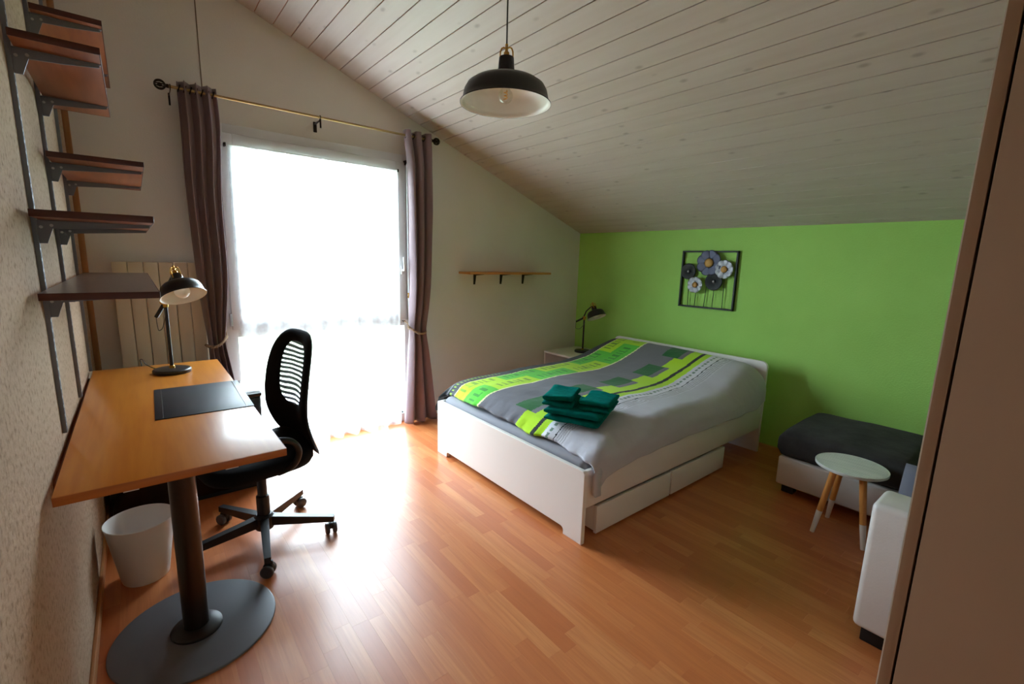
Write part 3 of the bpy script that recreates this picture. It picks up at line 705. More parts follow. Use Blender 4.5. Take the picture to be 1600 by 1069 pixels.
solo('power_cable', MB().tube(pts, 0.0025, 6), 'black_plastic', 'thin dark cable looping behind the base of the desk lamp', 'cable', tuple(cbl[0]))
work_lamp((3.865, 3.256, 0.50), 0.855, (3.985, 3.19, 0.873), (-0.016, -0.437, -0.863), (3.802, 3.312, 0.822), 'black work lamp with brass fittings standing on the white nightstand')

PD = Vector((1.515, 1.655, 2.090))
pn = thing('pendant_lamp', 'black enamel pendant lamp with white inside and brass crown hanging from the ceiling', 'lamp', tuple(PD))
mt_, nk = shade_parts(pn, PD, (0, 0, -1), 0.188, 0.097, 1.0, 0.080, 0.165)
crown(pn, nk, mt_, 1.0)
part(pn, 'lug', MB().tube([nk + Vector((-0.034, 0, -0.028)), nk + Vector((0.034, 0, -0.028))], 0.006, 8).tube([nk + Vector((0, -0.034, -0.028)), nk + Vector((0, 0.034, -0.028))], 0.006, 8), 'black_metal')
part(pn, 'cord', MB().tube([nk + Vector((0, 0, 0.05)), (PD.x, PD.y, zc(PD.x) - 0.02)], 0.0032, 8), 'black_plastic')
part(pn, 'ceiling_cup', MB().lathe([(0.012, 0.0), (0.05, 0.02), (0.052, 0.085)], (PD.x, PD.y, zc(PD.x) - 0.055), 32), 'black_metal')
bulb(pn, PD + Vector((0, 0, 0.066)), (0, 0, -1), 0.030, 'bulb_glass', True)

# ------------------------------------------------------------------ office chair
CH = Vector((0.635, 2.445, 0))
ch = thing('office_chair', 'black swivel office chair with see-through net backrest at the desk', 'chair', tuple(CH), rz=radians(180 + 9))
def cl(p): return p
def back_pt(p, q, off):
    """p across, q up from the bottom edge; off pushes along the seat normal; chair faces local +x"""
    cx = smooth_tab([(0.0, -0.262), (0.05, -0.236), (0.14, -0.198), (0.26, -0.172), (0.40, -0.180), (0.55, -0.205), (0.70, -0.240)], q)
    return (cx + off + 0.7 * p * p, p, 0.408 + q * 0.96)
def outline(t, ox, oq0, oq1, e):
    c, s = cos(t), sin(t)
    return ox * math.copysign(abs(c) ** e, c), (oq0 + oq1) / 2 + (oq1 - oq0) / 2 * math.copysign(abs(s) ** e, s)
def halfw(q): return lerp([(0.0, 0.92), (0.10, 1.0), (0.35, 1.02), (0.7, 0.96)], q)
rings = []; NT, NK = 64, 12
for i in range(NT):
    t = 2 * pi * i / NT
    po, qo = outline(t, 0.238, 0.0, 0.682, 0.58); pi_, qi = outline(t, 0.138, 0.29, 0.620, 0.70)
    po *= halfw(qo)
    row = []
    for k in range(NK):
        a = 2 * pi * k / NK; f = 0.5 + 0.5 * cos(a)
        row.append(back_pt(pi_ + (po - pi_) * f, qi + (qo - qi) * f, 0.017 * sin(a)))
    rings.append(row)
rings.append(rings[0])
part(ch, 'backrest', MB().grid(rings, True), 'black_fabric', local=True, smooth=60)
net = []
for j in range(13):
    row = []
    for i in range(NT + 1):
        po, qo = outline(2 * pi * i / NT, 0.148, 0.28, 0.630, 0.70); f = j / 12
        row.append(back_pt(po * f, 0.4575 + (qo - 0.4575) * f, 0.0))
    net.append(row)
part(ch, 'back_net', MB().grid(net), 'chair_net', 'see-through striped net', local=True, smooth=60)
# seat
seat = []
for zz, ss in ((0.415, 0.80), (0.425, 0.95), (0.45, 1.0), (0.472, 0.985), (0.485, 0.93), (0.490, 0.75), (0.487, 0.4), (0.485, 0.02)):
    row = []
    for i in range(48):
        px_, py_ = outline(2 * pi * i / 48, 0.245, -0.235, 0.235, 0.55)
        row.append((0.030 + px_ * ss, py_ * ss, zz + (0.012 * (px_ / 0.23) ** 2 + (0.03 * ((-px_ - 0.10) / 0.14) ** 2 if px_ < -0.10 else 0) if zz > .47 else 0)))
    seat.append(row)
sb = MB().grid(seat, True); sb.add(seat[0], [tuple(range(47, -1, -1))])
part(ch, 'seat', sb, 'black_fabric', local=True, smooth=50)
part(ch, 'mechanism', MB().box(-0.14, 0.10, -0.06, 0.06, 0.365, 0.420, 0.012).box(-0.255, -0.12, -0.03, 0.03, 0.375, 0.40, 0.006), 'black_plastic', local=True)
part(ch, 'back_support', MB().tube(round_path([(-0.16, 0, 0.385), (-0.235, 0, 0.40), (-0.255, 0, 0.45), (-0.228, 0, 0.53), (-0.20, 0, 0.62)]), 0.02, 12), 'black_plastic', local=True)
for sy in (-1, 1):
    part(ch, 'armrest', MB().tube(round_path([(-0.01, sy * 0.20, 0.425), (-0.06, sy * 0.255, 0.46), (-0.085, sy * 0.275, 0.53), (-0.06, sy * 0.275, 0.588), (-0.01, sy * 0.275, 0.612), (0.07, sy * 0.275, 0.618), (0.16, sy * 0.272, 0.612)]), 0.0145, 12), 'black_plastic', local=True)
part(ch, 'lever', MB().tube([(0.02, -0.05, 0.40), (0.02, -0.2, 0.395), (0.02, -0.25, 0.385)], 0.005, 8), 'black_plastic', local=True)
part(ch, 'gas_column', MB().lathe([(0.030, 0.075), (0.030, 0.24), (0.022, 0.245), (0.022, 0.37)], (0, 0, 0), 24), 'black_metal', local=True)
part(ch, 'hub', MB().lathe([(0.042, 0.065), (0.046, 0.075), (0.046, 0.13), (0.036, 0.142)], (0, 0, 0), 24), 'black_plastic', local=True)
for k in range(5):
    a = radians(-99 + 72 * k - 189); c, s = cos(a), sin(a)
    RM = Matrix.Rotation(a, 4, 'Z')
    m = MB(); n0 = len(m.v)
    m.add([RM @ Vector(p) for p in ((0.03, -0.020, 0.082), (0.03, 0.020, 0.082), (0.03, 0.020, 0.132), (0.03, -0.020, 0.132), (0.335, -0.014, 0.068), (0.335, 0.014, 0.068), (0.335, 0.014, 0.098), (0.335, -0.014, 0.098))],
          [(0, 1, 2, 3), (7, 6, 5, 4), (0, 4, 5, 1), (1, 5, 6, 2), (2, 6, 7, 3), (3, 7, 4, 0)])
    lg = part(ch, 'leg', m, 'black_metal', local=True, smooth=0)
    cs = MB(); yaw_ = Matrix.Translation((0.318 * c, 0.318 * s, 0.0)) @ Matrix.Rotation(a + radians(70 + 40 * k), 4, 'Z')
    cst = part(ch, 'caster', MB().tube([yaw_ @ Vector((0.016, 0, 0.026)), yaw_ @ Vector((0.016, 0, 0.075))], 0.006, 8).box(-0.018, 0.022, -0.009, 0.009, 0.030, 0.060, 0.006, mtx=yaw_), 'black_plastic', local=True)
    for sy in (-1, 1):
        wpr = [(0.002, -0.010), (0.023, -0.010), (0.0285, -0.006), (0.0285, 0.006), (0.024, 0.010), (0.002, 0.010)]
        wm = yaw_ @ Matrix.Translation((0, sy * 0.018, 0.0285)) @ Matrix.Rotation(pi / 2, 4, 'X')
        part(cst, 'wheel', MB().lathe(wpr, (0, 0, 0), 24, wm), 'caster_grey', local=True, smooth=40)

# ------------------------------------------------------------------ bed
BX0, BX1, BY0, BY1, HF, HH = 1.898, 3.957, 1.432, 2.892, 0.402, 0.7257
bed = thing('bed', 'white double bed with low footboard against the green wall', 'bed', ((BX0 + BX1) / 2, (BY0 + BY1) / 2, 0))
def foot_poly(h, rtop, leg, nz, rn=0.022):
    out = [(BY0, 0), (BY0 + leg, 0)]
    out += [(BY0 + leg + rn - rn * cos(pi / 2 * i / 5), nz - rn + rn * sin(pi / 2 * i / 5)) for i in range(6)]
    out += [(BY1 - leg - rn + rn * sin(pi / 2 * i / 5), nz - rn + rn * cos(pi / 2 * i / 5)) for i in range(6)]
    out += [(BY1 - leg, 0), (BY1, 0)]
    out += [(BY1 - rtop + rtop * cos(pi / 2 * i / 6), h - rtop + rtop * sin(pi / 2 * i / 6)) for i in range(7)]
    out += [(BY0 + rtop - rtop * sin(pi / 2 * i / 6), h - rtop + rtop * cos(pi / 2 * i / 6)) for i in range(7)]
    return out
def bevel(o, w=0.002):
    md = o.modifiers.new('soft_edges', 'BEVEL'); md.width = w; md.segments = 2; md.limit_method = 'ANGLE'; md.angle_limit = radians(50)
bevel(part(bed, 'footboard', MB().prism(foot_poly(HF, 0.018, 0.13, 0.04), 'x', BX0, BX0 + 0.026), 'white_lacquer', smooth=30))
bevel(part(bed, 'headboard', MB().prism(foot_poly(HH, 0.045, 0.28, 0.06), 'x', BX1 - 0.026, BX1), 'white_lacquer', smooth=30))
for ya, yb in ((BY0 + 0.004, BY0 + 0.026), (BY1 - 0.026, BY1 - 0.004)):
    part(bed, 'side_rail', MB().box(BX0 + 0.025, BX1 - 0.025, ya, yb, 0.195, 0.40, 0.002), 'white_lacquer')
part(bed, 'slat_base', MB().box(BX0 + 0.03, BX1 - 0.03, BY0 + 0.03, BY1 - 0.03, 0.21, 0.245), 'white_lacquer')
part(bed, 'mid_beam', MB().box(BX0 + 0.03, BX1 - 0.03, 2.14, 2.18, 0.14, 0.212), 'black_metal')
for x0, x1, w_ in ((2.020, 2.715, 'footboard'), (2.730, 3.395, 'headboard')):
    d_ = thing('underbed_box', 'white rolling storage box under the bed, the one closer to the ' + w_, 'storage box', ((x0 + x1) / 2, 1.75, 0), 'rolling boxes under the bed')
    part(d_, 'front', MB().box(x0, x1, BY0 + 0.006, BY0 + 0.024, 0.016, 0.172, 0.0015), 'white_lacquer')
    part(d_, 'box_side', MB().box(x0 + 0.006, x0 + 0.022, BY0 + 0.030, BY0 + 0.63, 0.022, 0.165, 0.001), 'white_lacquer')
    part(d_, 'box_side', MB().box(x1 - 0.022, x1 - 0.006, BY0 + 0.030, BY0 + 0.63, 0.022, 0.165, 0.001), 'white_lacquer')
    part(d_, 'box_back', MB().box(x0 + 0.02, x1 - 0.02, BY0 + 0.615, BY0 + 0.63, 0.022, 0.165, 0.001), 'white_lacquer')
    part(d_, 'bottom', MB().box(x0 + 0.02, x1 - 0.02, BY0 + 0.028, BY0 + 0.62, 0.022, 0.030), 'white_lacquer')
    for xx in (x0 + 0.05, x1 - 0.05):
        for yy in (BY0 + 0.08, BY0 + 0.55):
            part(d_, 'wheel', MB().tube([(xx - 0.008, yy, 0.0125), (xx + 0.008, yy, 0.0125)], 0.0125, 14), 'black_plastic')
MX0, MX1, MY0, MY1, MZ = BX0 + 0.034, BX1 - 0.032, BY0 + 0.034, BY1 - 0.034, 0.436
solo('mattress', MB().box(MX0, MX1, MY0, MY1, 0.245, MZ, 0.04, 5), 'sheet_grey', 'mattress in a grey fitted sheet, showing along the footboard', 'mattress', ((MX0 + MX1) / 2, (MY0 + MY1) / 2, 0.245))

# pillows under the duvet
for k, (yc, w_) in enumerate(((1.83, 'drawers'), (2.50, 'nightstand'))):
    rows = []
    for j in range(25):
        b_ = -1 + 2 * j / 24; row = []
        for i in range(32):
            t = 2 * pi * i / 32
            row.append((3.70 + 0.185 * math.copysign(abs(cos(t)) ** 0.0 if False else abs(cos(t)) ** 0.8, cos(t)) * (1 - 0.10 * abs(b_) ** 6), yc + 0.31 * b_, MZ + 0.085 + 0.085 * (1 - b_ ** 6) ** 0.5 * math.copysign(abs(sin(t)) ** 0.9, sin(t))))
        rows.append(row)
    m = MB().grid(rows, True)
    solo('pillow', m, 'sheet_grey', 'grey pillow under the duvet at the headboard, on the side of the ' + w_, 'pillow', (3.70, yc, MZ), 'pillows', smooth=60)

# duvet -------------------------------------------------------------
HX = [(1.935, 0.452), (1.975, 0.480), (2.04, 0.518), (2.15, 0.540), (2.3, 0.550), (2.7, 0.562), (3.05, 0.555), (3.25, 0.568), (3.45, 0.606), (3.62, 0.656), (3.76, 0.700), (3.85, 0.712), (3.905, 0.690)]
# hem height on the near side along x
HEM = [(1.935, 0.275), (1.975, 0.290), (2.05, 0.345), (2.2, 0.372), (2.65, 0.388), (3.3, 0.387), (3.8, 0.395), (3.91, 0.43)]
XD0 = 1.935
def RR(x, v): return (0.045 + 0.085 * max(0.0, min(1.0, (x - 1.97) / 0.18)) if v < 0 else 0.075) + 0.06 * max(0.0, min(1.0, (x - 3.3) / 0.5))
YN, YF = BY0 - 0.020, BY1 + 0.034          # planes of the hanging sides
def duvet_point(s, v):
    """s: 0 foot .. 1 head;  v: metres across measured from the flat centre line y=2.16, negative = towards the drawers"""
    x = XD0 + s * (3.905 - XD0)
    h = smooth_tab(HX, x) + 0.010
    # crown across the width
    yc = 2.16; R_ = RR(x, v)
    side = 1 if v > 0 else -1; a = abs(v)
    edge = (YF - yc) if side > 0 else (yc - YN)
    flat = edge - R_
    if a <= flat:
        k = a / flat
        y = yc + side * a; z = h - 0.012 * k ** 4
    elif a <= flat + R_ * pi / 2:
        q = (a - flat) / R_; y = yc + side * (flat + R_ * sin(q)); z = h - 0.012 - R_ * (1 - cos(q))
    else:
        y = yc + side * edge; z = h - 0.012 - R_ - (a - flat - R_ * pi / 2)
    return x, y, z
def cell(x, v, wx, wv): return math.floor(x / wx), math.floor(v / wv)
LIME, GRN, DGR, GREY, LGREY, WHT, CREAM, CHAR, BLK = [lin(c) for c in ((176, 222, 24), (88, 196, 52), (26, 96, 42), (110, 109, 116), (188, 188, 198), (214, 214, 222), (226, 230, 170), (52, 56, 60), (30, 34, 34))]
def mixc(a, b, k): return tuple(a[i] + (b[i] - a[i]) * k for i in range(3)) + (1.0,)
def print_col(x, y):
    """x along the bed, y across; both on the flattened cloth"""
    d = x - XD0
    if y > 2.775:
        if y > 2.870 and y < 2.880: return mixc(CHAR, WHT, 0.25)
        if 2.82 < y < 2.85 and (d * 31) % 1 < 0.5 and d < 0.5: return mixc(CHAR, LIME, 0.45)
        return CHAR
    if y > 2.765: return CREAM
    if y > 2.445:
        up = y > 2.62
        k = math.floor((d + (0.0 if up else 0.20)) / 0.40)
        c = LIME if (k % 2 == (0 if up else 1)) else GRN
        if not up and False: c = GRN
        # dark bars like letters inside each block
        fx = ((d + (0.0 if up else 0.20)) / 0.40) % 1; fy = (y - (2.62 if up else 2.445)) / 0.175
        if 0.30 < fy < 0.72 and 0.12 < fx < 0.88:
            bar = (fx - 0.12) / 0.76 * 6; bi = int(bar); fr = bar % 1
            pat = ((0.15, 0.5), (0.2, 0.45), (0.1, 0.75), (0.3, 0.55), (0.1, 0.4), (0.25, 0.8))[bi]
            if pat[0] < fr < pat[1]: return mixc(c, DGR, 0.62)
            if fy < 0.38 and bi in (1, 2, 4): return mixc(c, DGR, 0.5)
        return c
    if y > 2.43: return CREAM
    if y > 1.825:
        # grey field with dark green squares and lime steps along its lower border
        per = 0.40; k = math.floor((d - 0.10) / per); fx = ((d - 0.10) / per) % 1
        if 2.03 < y < 2.17 and 0.05 < fx < 0.62: return DGR
        if 1.955 < y < 2.06 and fx >= 0.62 or 1.955 < y < 2.06 and fx <= 0.05: return LIME
        if 1.905 < y <= 1.985: return LIME
        if 1.875 < y <= 1.905: return BLK
        if y <= 1.875: return LIME
        return GREY
    if y > 1.655:
        if 1.775 < y < 1.795 and (d * 24) % 1 < 0.62: return mixc(WHT, DGR, 0.75)
        if 1.733 < y < 1.740: return CHAR
        for q in (1.715, 1.700, 1.684, 1.668):
            if q < y < q + 0.005: return mixc(WHT, CHAR, 0.55)
        return WHT if y > 1.73 else mixc(WHT, LGREY, 0.6)
    return LGREY
def build_duvet():
    NS, NV = 300, 330
    # arc lengths to the hems
    rows = []; cols = []
    for j in range(NS + 1):
        s = j / NS; x = XD0 + s * (3.905 - XD0)
        h = smooth_tab(HX, x) + 0.010; Rn = RR(x, -1); Rf = RR(x, 1)
        en = (2.16 - YN) - Rn + Rn * pi / 2; ef = (YF - 2.16) - Rf + Rf * pi / 2
        near = en + max(0.0, h - 0.012 - Rn - smooth_tab(HEM, x)); far = ef + max(0.0, h - 0.012 - Rf - (0.33 + 0.02 * sin(6 * x)))
        row = []
        for i in range(NV + 1):
            v = -near + (near + far) * i / NV
            x_, y_, z_ = duvet_point(s, v)
            hang = max(0.0, (abs(v) - (en if v < 0 else ef)) / 0.15)
            # soft wrinkles
            nz_ = noise.noise((x_ * 2.2, v * 2.6, 1.7)) * 0.013 + noise.noise((x_ * 6.0 + 3, v * 5.0, 4.1)) * 0.006 + (noise.noise((x_ * 9.0, v * 3.0, 9.1)) * 0.006 if v < -0.35 else 0.0)
            z_ += nz_ * (0.35 if hang > 0 else 1.0)
            fold = 0.010 * min(1.0, hang) * (sin(x_ * 19 + 1.5 * sin(x_ * 5)) + 0.6) + (0.030 * max(0.0, 1 - s / 0.16) * min(1.0, hang) if v > 0 else 0.0)
            y_ += (-fold if v < 0 else fold) + (-1 if v < 0 else 1) * 0.004
            # foot end: rolls under with a crumpled edge
            if s < 0.05:
                k = 1 - s / 0.05
                x_ += (0.022 + 0.030 * noise.noise((v * 5.0, 0.3, 8.0)) + 0.012 * noise.noise((v * 17.0, 2.3, 1.0)) + 0.010 * sin(v * 11)) * k
                z_ += 0.014 * noise.noise((v * 7.0, 5.3, 2.0)) * k
            if y_ > BY1 + 0.004 and s < 0.06: x_ -= 0.045 * (1 - s / 0.06) * min(1.0, (y_ - BY1 - 0.004) / 0.015)
            elif y_ <= BY1 + 0.004: x_ = max(x_, 1.929)
            # near foot corner droops out past the footboard
            row.append((x_, y_, z_))
        rows.append(row)
    # foot end cap: turn down to the sheet
    cap = [(p[0] + 0.004, p[1], max(p[2] - 0.012, 0.0)) for p in rows[0]]
    cap2 = [(p[0] + 0.05, p[1], max(p[2] - 0.014, 0.0)) for p in rows[0]]
    allr = [cap2, cap] + rows
    me = MB().grid(allr).mesh('duvet_cover', 'duvet_print', (2.93, 2.16, MZ), 0)
    me.shade_smooth()
    at = me.color_attributes.new('print', 'FLOAT_COLOR', 'CORNER')
    buf = []
    for p in me.polygons:
        # flattened coordinates from the grid index
        r_, c = divmod(p.index, NV)
        s = max(0, r_ - 2 + 0.5) / NS; x = XD0 + s * (3.905 - XD0)
        h = smooth_tab(HX, x) + 0.010; Rn = RR(x, -1); Rf = RR(x, 1)
        en = (2.16 - YN) - Rn + Rn * pi / 2; ef = (YF - 2.16) - Rf + Rf * pi / 2
        near = en + max(0.0, h - 0.012 - Rn - smooth_tab(HEM, x)); far = ef + max(0.0, h - 0.012 - Rf - (0.33 + 0.02 * sin(6 * x)))
        v = -near + (near + far) * (c + 0.5) / NV
        col = print_col(x, 2.16 + v)
        buf.extend(list(col) * p.loop_total)
    at.data.foreach_set('color', buf)
    return me
dv = thing('duvet', 'duvet with green, grey and lime striped print spread over the bed', 'duvet', (2.93, 2.16, MZ))
o = bpy.data.objects.new('duvet_cover', build_duvet()); COL.objects.link(o); o.parent = dv
md = o.modifiers.new('thickness', 'SOLIDIFY'); md.thickness = 0.008; md.offset = -1

# towels --------------------------------------------------------------
def towel(name_label, c, ang, lx, ly, z0, z1, layers, seed):
    mtx = Matrix.Translation((c[0], c[1], z0)) @ Matrix.Rotation(radians(ang), 4, 'Z')
    m = MB(); hh_ = (z1 - z0) / layers
    for k in range(layers):
        rows = []; na, nb = 36, 24
        for j in range(nb + 1):
            b_ = -1 + 2 * j / nb; row = []
            pinch = (1 - abs(b_) ** 10) ** 0.5 if abs(b_) < 1 else 0.0
            for i in range(na):
                t = 2 * pi * i / na
                cx = math.copysign(abs(cos(t)) ** 0.42, cos(t)); cz = math.copysign(abs(sin(t)) ** 0.85, sin(t))
                xx = lx / 2 * cx * (1 - 0.03 * k); yy = ly / 2 * b_ * (1 - 0.02 * ((k + seed) % 2))
                nn = noise.noise((xx * 9 + seed, yy * 9, k * 3.1 + seed))
                top = (k == layers - 1) and sin(t) > 0
                zz = hh_ * (k + 0.5) + hh_ * 0.53 * cz * (0.35 + 0.65 * pinch) + nn * 0.011
                if top: zz += 0.016 * (abs(xx) / (lx / 2)) ** 3 - 0.006
                zz += 0.004 * sin(7 * yy + seed)
                xx += 0.006 * noise.noise((yy * 14, k + seed, 2.2))
                row.append(mtx @ Vector((xx, yy, zz)))
            rows.append(row)
        m.grid(rows, True)
        m.add(rows[0], [tuple(range(na))]); m.add(rows[-1], [tuple(range(na))])
    solo('towel', m, 'teal_terry', name_label, 'towel', (c[0], c[1], z0), 'folded teal towels on the bed', smooth=60)
towel('large folded teal towel lying on the duvet under two smaller ones', (2.190, 1.755), 26, 0.345, 0.32, 0.540, 0.622, 2, 1)
towel('small folded teal towel on the large towel, on the side of the curtain', (2.125, 1.835), 30, 0.24, 0.175, 0.616, 0.692, 2, 2)
towel('small folded teal towel on the large towel, on the side of the sofa', (2.262, 1.665), 26, 0.25, 0.175, 0.614, 0.682, 2, 5)

# ------------------------------------------------------------------ nightstand
ns = thing('nightstand', 'small white nightstand in the corner beside the bed', 'nightstand', (3.83, 3.30, 0))
part(ns, 'top', MB().box(3.565, 4.075, 3.072, 3.535, 0.478, 0.50, 0.008, 3), 'white_lacquer')
part(ns, 'side', MB().box(3.568, 4.07, 3.075, 3.093, 0.0, 0.485, 0.003), 'white_lacquer')
part(ns, 'side', MB().box(3.568, 4.07, 3.514, 3.532, 0.0, 0.485, 0.003), 'white_lacquer')
part(ns, 'back', MB().box(4.05, 4.066, 3.09, 3.517, 0.02, 0.48), 'white_lacquer')
part(ns, 'shelf', MB().box(3.60, 4.055, 3.09, 3.517, 0.20, 0.218), 'white_lacquer')
part(ns, 'bottom', MB().box(3.60, 4.055, 3.09, 3.517, 0.03, 0.048), 'white_lacquer')

# pine wall shelf
ws = thing('pine_shelf', 'narrow pine shelf on three dark brackets on the white wall', 'shelf', (3.07, L - 0.1, 1.32))
part(ws, 'board', MB().box(2.56, 3.555, L - 0.195, L, 1.306, 1.326, 0.003), 'pine_shelf')
for xb in (2.735, 3.05, 3.335):
    b_ = MB(); b_.prism([(L, 1.205), (L - 0.006, 1.205), (L - 0.022, 1.29), (L - 0.15, 1.302), (L - 0.15, 1.3065), (L, 1.3065)], 'x', xb - 0.009, xb + 0.009)
    part(ws, 'bracket', b_, 'dark_bronze', 'dark bracket', smooth=0)

# ------------------------------------------------------------------ flower wall art
ar = thing('wall_art', 'square black wire frame with five metal flowers on the green wall', 'wall art', (W - 0.02, 2.1, 1.065))
AX = W - 0.022
A0y, A1y, A0z, A1z = 1.845, 2.353, 1.065, 1.568
fr_ = MB()
for ya, yb, za, zb in ((A0y, A1y, A0z, A0z + 0.013), (A0y, A1y, A1z - 0.013, A1z), (A0y, A0y + 0.013, A0z, A1z), (A1y - 0.013, A1y, A0z, A1z)):
    fr_.box(AX - 0.008, AX + 0.023, ya, yb, za, zb, 0.001, 1)
part(ar, 'frame', fr_, 'art_black')
flowers = [(2.277, 1.385, 0.072, 'disc'), (2.085, 1.464, 0.110, 'slate'), (1.943, 1.413, 0.078, 'silver'), (2.027, 1.306, 0.078, 'disc'), (2.19, 1.269, 0.070, 'silver')]
stem_y = (2.262, 2.196, 2.108, 2.030, 1.942)
order = [0, 4, 1, 3, 2]
for k, fi in enumerate(order):
    fy, fz, fr2, kd = flowers[fi]
    part(ar, 'stem', MB().tube([(AX, stem_y[k], A0z + 0.006), (AX, stem_y[k] * .6 + fy * .4, (A0z + fz) / 2), (AX, fy, fz)], 0.0028, 8), 'art_black')
for n_, (fy, fz, fr2, kd) in enumerate(flowers):
    depth = AX - 0.006 - 0.004 * n_
    if kd == 'disc':
        rows = []
        for r_, dx in ((0.004, 0.010), (0.2, 0.007), (0.5, 0.0), (0.75, -0.006), (0.93, -0.008), (1.0, -0.003), (0.95, 0.004)):
            rows.append([(depth + dx, fy + fr2 * r_ * cos(2 * pi * i / 40), fz + fr2 * r_ * sin(2 * pi * i / 40)) for i in range(40)])
        fl = part(ar, 'flower', MB().grid(rows, True), 'art_black', 'dark round flower', smooth=50)
        part(fl, 'stamen', MB().sphere((depth - 0.002, fy, fz), 0.013, 12), 'zinc', 'bright stud')
    else:
        fl = None; npet = 8 if kd == 'slate' else 9
        hub = MB().lathe([(fr2 * 0.55, -0.003), (fr2 * 0.55, 0.003)], (depth, fy, fz), 24, Matrix.Rotation(pi / 2, 4, 'Y'))
        fl = part(ar, 'flower', hub, 'slate_petal' if kd == 'slate' else 'silver_petal', ('slate grey' if kd == 'slate' else 'silver') + ' petalled flower')
        for q in range(npet):
            a = 2 * pi * q / npet + 0.3; rows = []
            for j in range(7):
                t = j / 6; wv = fr2 * 0.50 * sin(pi * (0.22 + 0.66 * t)) ** 0.6
                row = []
                for i in range(7):
                    e = -1 + 2 * i / 6
                    rad_ = fr2 * (0.30 + 0.72 * t - 0.06 * e * e * t); off = e * wv
                    py = cos(a) * rad_ - sin(a) * off; pz = sin(a) * rad_ + cos(a) * off
                    row.append((depth - 0.006 - 0.012 * t + 0.008 * e * e - 0.003 * (q % 2), fy + py, fz + pz))
                rows.append(row)
            pt = part(fl, 'petal', MB().grid(rows), 'slate_petal' if kd == 'slate' else 'silver_petal', smooth=60)
            md = pt.modifiers.new('thickness', 'SOLIDIFY'); md.thickness = 0.002
        part(fl, 'stamen', MB().sphere((depth - 0.014, fy, fz), fr2 * 0.36, 14, (0.45, 1, 1)), 'gold_stamen', 'gold centre')

# ------------------------------------------------------------------ sofa corner
ot = thing('ottoman', 'white leather ottoman with dark grey suede cushion top against the green wall', 'ottoman', (3.72, 0.75, 0))
part(ot, 'base', MB().box(3.355, 4.02, 0.43, 1.075, 0.06, 0.25, 0.015, 3), 'white_leather')
cu = []
for j in range(29):
    b_ = -1 + 2 * j / 28; row = []
    for i in range(48):
        t = 2 * pi * i / 48
        cx = math.copysign(abs(cos(t)) ** 0.28, cos(t)); cz = math.copysign(abs(sin(t)) ** 0.42, sin(t)); pin = (1 - abs(b_) ** 14) ** 0.5 if abs(b_) < 1 else 0.0
        xx = 3.688 + 0.343 * cx * (0.96 + 0.04 * pin); yy = 0.755 + 0.335 * b_; zz = 0.335 + 0.095 * cz * (0.55 + 0.45 * pin)
        zz += 0.012 * noise.noise((xx * 3, yy * 3, 2)) + (0.012 if cz > 0 else 0) * (1 - abs(b_))
        row.append((xx + 0.008 * noise.noise((yy * 4, zz * 4, 7)), yy, zz))
    cu.append(row)
m = MB().grid(cu, True); m.add(cu[0], [tuple(range(48))]); m.add(cu[-1], [tuple(range(48))])
part(ot, 'cushion', m, 'grey_suede', 'dark grey suede cushion', smooth=60)
for fx in (3.40, 3.90):
    for fy in (0.46, 0.98):
        part(ot, 'foot', MB().box(fx, fx + 0.07, fy, fy + 0.07, 0.0, 0.065, 0.004), 'black_foot', 'black block foot')

so = thing('sofa', 'white leather sofa with grey suede seat behind the wardrobe', 'sofa', (2.95, -0.08, 0))
part(so, 'arm', MB().box(2.31, 2.50, -0.50, 0.378, 0.06, 0.582, 0.022, 4), 'white_leather', 'white leather arm')
part(so, 'base', MB().box(2.48, 4.08, -0.50, 0.36, 0.06, 0.25, 0.015, 3), 'white_leather')
part(so, 'seat', MB().box(2.505, 4.08, -0.34, 0.375, 0.245, 0.43, 0.04, 5), 'grey_suede', 'dark grey suede seat')
part(so, 'backrest', MB().box(2.50, 4.08, -0.52, -0.30, 0.20, 0.80, 0.05, 5), 'grey_suede', 'dark grey suede back')
for fx in (2.335, 3.98):
    for fy in (-0.46, 0.27):
        part(so, 'foot', MB().box(fx, fx + 0.08, fy, fy + 0.08, 0.0, 0.065, 0.004), 'black_foot', 'black block foot')
part(so, 'plinth', MB().box(2.345, 4.0, -0.46, 0.345, 0.012, 0.062), 'black_foot')
rows = []
MC = Matrix.Translation((2.66, 0.17, 0.535)) @ Matrix.Rotation(radians(20), 4, 'Y')
for j in range(25):
    b_ = -1 + 2 * j / 24; row = []
    for i in range(40):
        t = 2 * pi * i / 40; pin = max(0.0, 1 - abs(b_) ** 5) ** 0.6
        cz = math.copysign(abs(cos(t)) ** 0.45, cos(t))
        row.append(MC @ Vector((0.075 * sin(t) * (0.12 + 0.88 * pin) * (1 - 0.7 * abs(cz) ** 4), 0.19 * b_, 0.112 * cz)))
    rows.append(row)
m = MB().grid(rows, True); m.add(rows[0], [tuple(range(40))]); m.add(rows[-1], [tuple(range(40))])
solo('sofa_cushion', m, 'blue_grey_cloth', 'blue-grey scatter cushion leaning inside the sofa arm', 'cushion', (2.64, 0.17, 0.42), smooth=60)

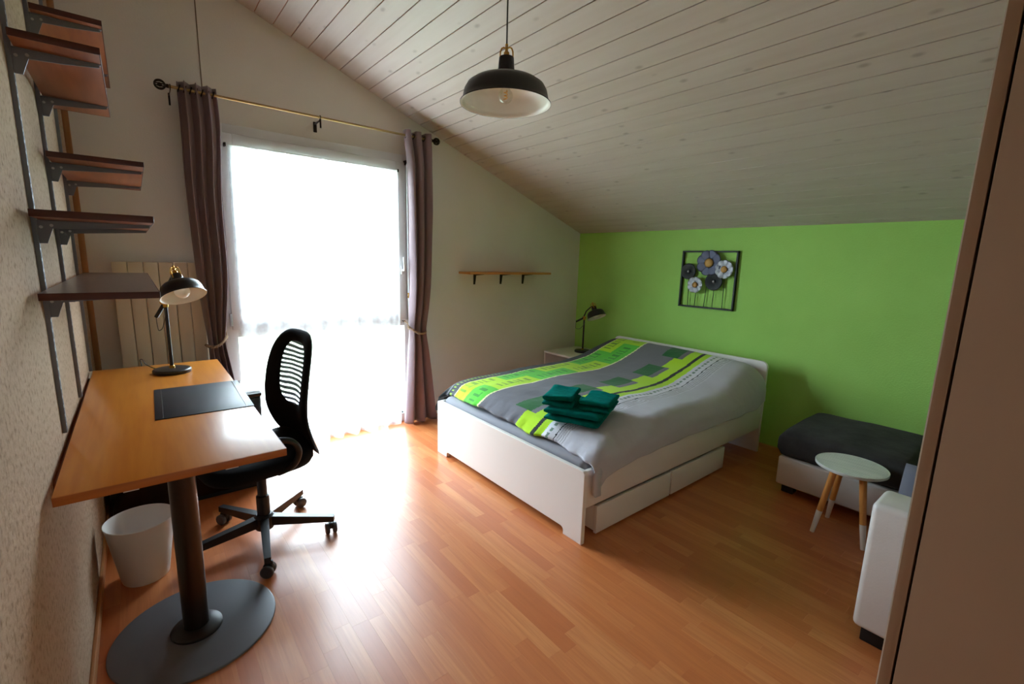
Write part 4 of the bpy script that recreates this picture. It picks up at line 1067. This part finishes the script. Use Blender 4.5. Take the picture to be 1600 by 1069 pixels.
# side table
SCX, SCY, SZ = 3.155, 0.645, 0.40
st = thing('side_table', 'round white side table on wooden legs with white tips', 'side table', (SCX, SCY, 0))
part(st, 'top', MB().lathe([(0.158, 0.382), (0.164, 0.385), (0.165, 0.397), (0.163, 0.400), (0.160, 0.400), (0.158, 0.3985), (0.002, 0.3985)], (SCX, SCY, 0), 64), 'table_white')
for k in range(-6, 7):
    xx = k * 0.025; hw = (max(0.155 ** 2 - (abs(xx) + 0.0105) ** 2, 0.0001)) ** 0.5
    part(st, 'top_slat', MB().box(SCX + xx - 0.0112, SCX + xx + 0.0112, SCY - hw, SCY + hw, 0.3975, 0.4, 0.0007, 1), 'table_white')
part(st, 'leg_plate', MB().lathe([(0.10, 0.372), (0.10, 0.383)], (SCX, SCY, 0), 32), 'white_lacquer')
for a in (40, 140, 233):
    c, s = cos(radians(a)), sin(radians(a))
    p0 = Vector((SCX + 0.085 * c, SCY + 0.085 * s, 0.378)); p1 = Vector((SCX + 0.158 * c, SCY + 0.158 * s, 0.0))
    pm = p0.lerp(p1, 0.66)
    lg = part(st, 'leg', MB().tube([p0, pm], [0.0175, 0.0150], 16), 'leg_wood', 'tapered wooden leg')
    part(lg, 'leg_tip', MB().tube([pm, p1], [0.0152, 0.011], 16), 'leg_white', 'white painted tip')

# ------------------------------------------------------------------ wardrobe beside the camera
WX, WY = 1.245, 0.132
wd = thing('wardrobe', 'tall beige wardrobe standing beside the sofa', 'wardrobe', (WX + 0.3, (WY + YB) / 2, 0))
part(wd, 'side_panel', MB().box(WX, WX + 0.60, WY - 0.0175, WY, 0.0, 2.36, 0.0012), 'wardrobe_face')
part(wd, 'edge_strip', MB().box(WX - 0.0004, WX + 0.006, WY - 0.0012, WY + 0.0008, 0.0, 2.36), 'edge_white', 'pale edge strip')
part(wd, 'door', MB().box(WX - 0.001, WX + 0.018, YB + 0.03, WY - 0.0215, 0.06, 2.33, 0.0012), 'wardrobe_face')
part(wd, 'side_panel', MB().box(WX, WX + 0.60, YB + 0.005, YB + 0.024, 0.0, 2.36, 0.0012), 'wardrobe_face')
part(wd, 'top', MB().box(WX, WX + 0.60, YB + 0.02, WY - 0.017, 2.335, 2.36, 0.001), 'wardrobe_face')
part(wd, 'back', MB().box(WX + 0.585, WX + 0.595, YB + 0.02, WY - 0.017, 0.0, 2.34), 'wardrobe_face')
part(wd, 'plinth', MB().box(WX + 0.02, WX + 0.03, YB + 0.02, WY - 0.017, 0.0, 0.06), 'wardrobe_face')

# ------------------------------------------------------------------ outside
solo('ground', MB().box(-40, 40, L + 0.2, L + 60, -3.4, -3.0), 'meadow', 'pale meadow far below the window', 'ground', kind='structure', smooth=0)
solo('bounce_slab', MB().box(-1.0, 5.0, L + 0.2, L + 1.6, -0.18, -0.04), 'concrete', 'pale concrete slab added outside the window to bounce light indoors', 'light reflector', kind='structure', smooth=0)  # unseen pale slab, added to bounce daylight up to the ceiling
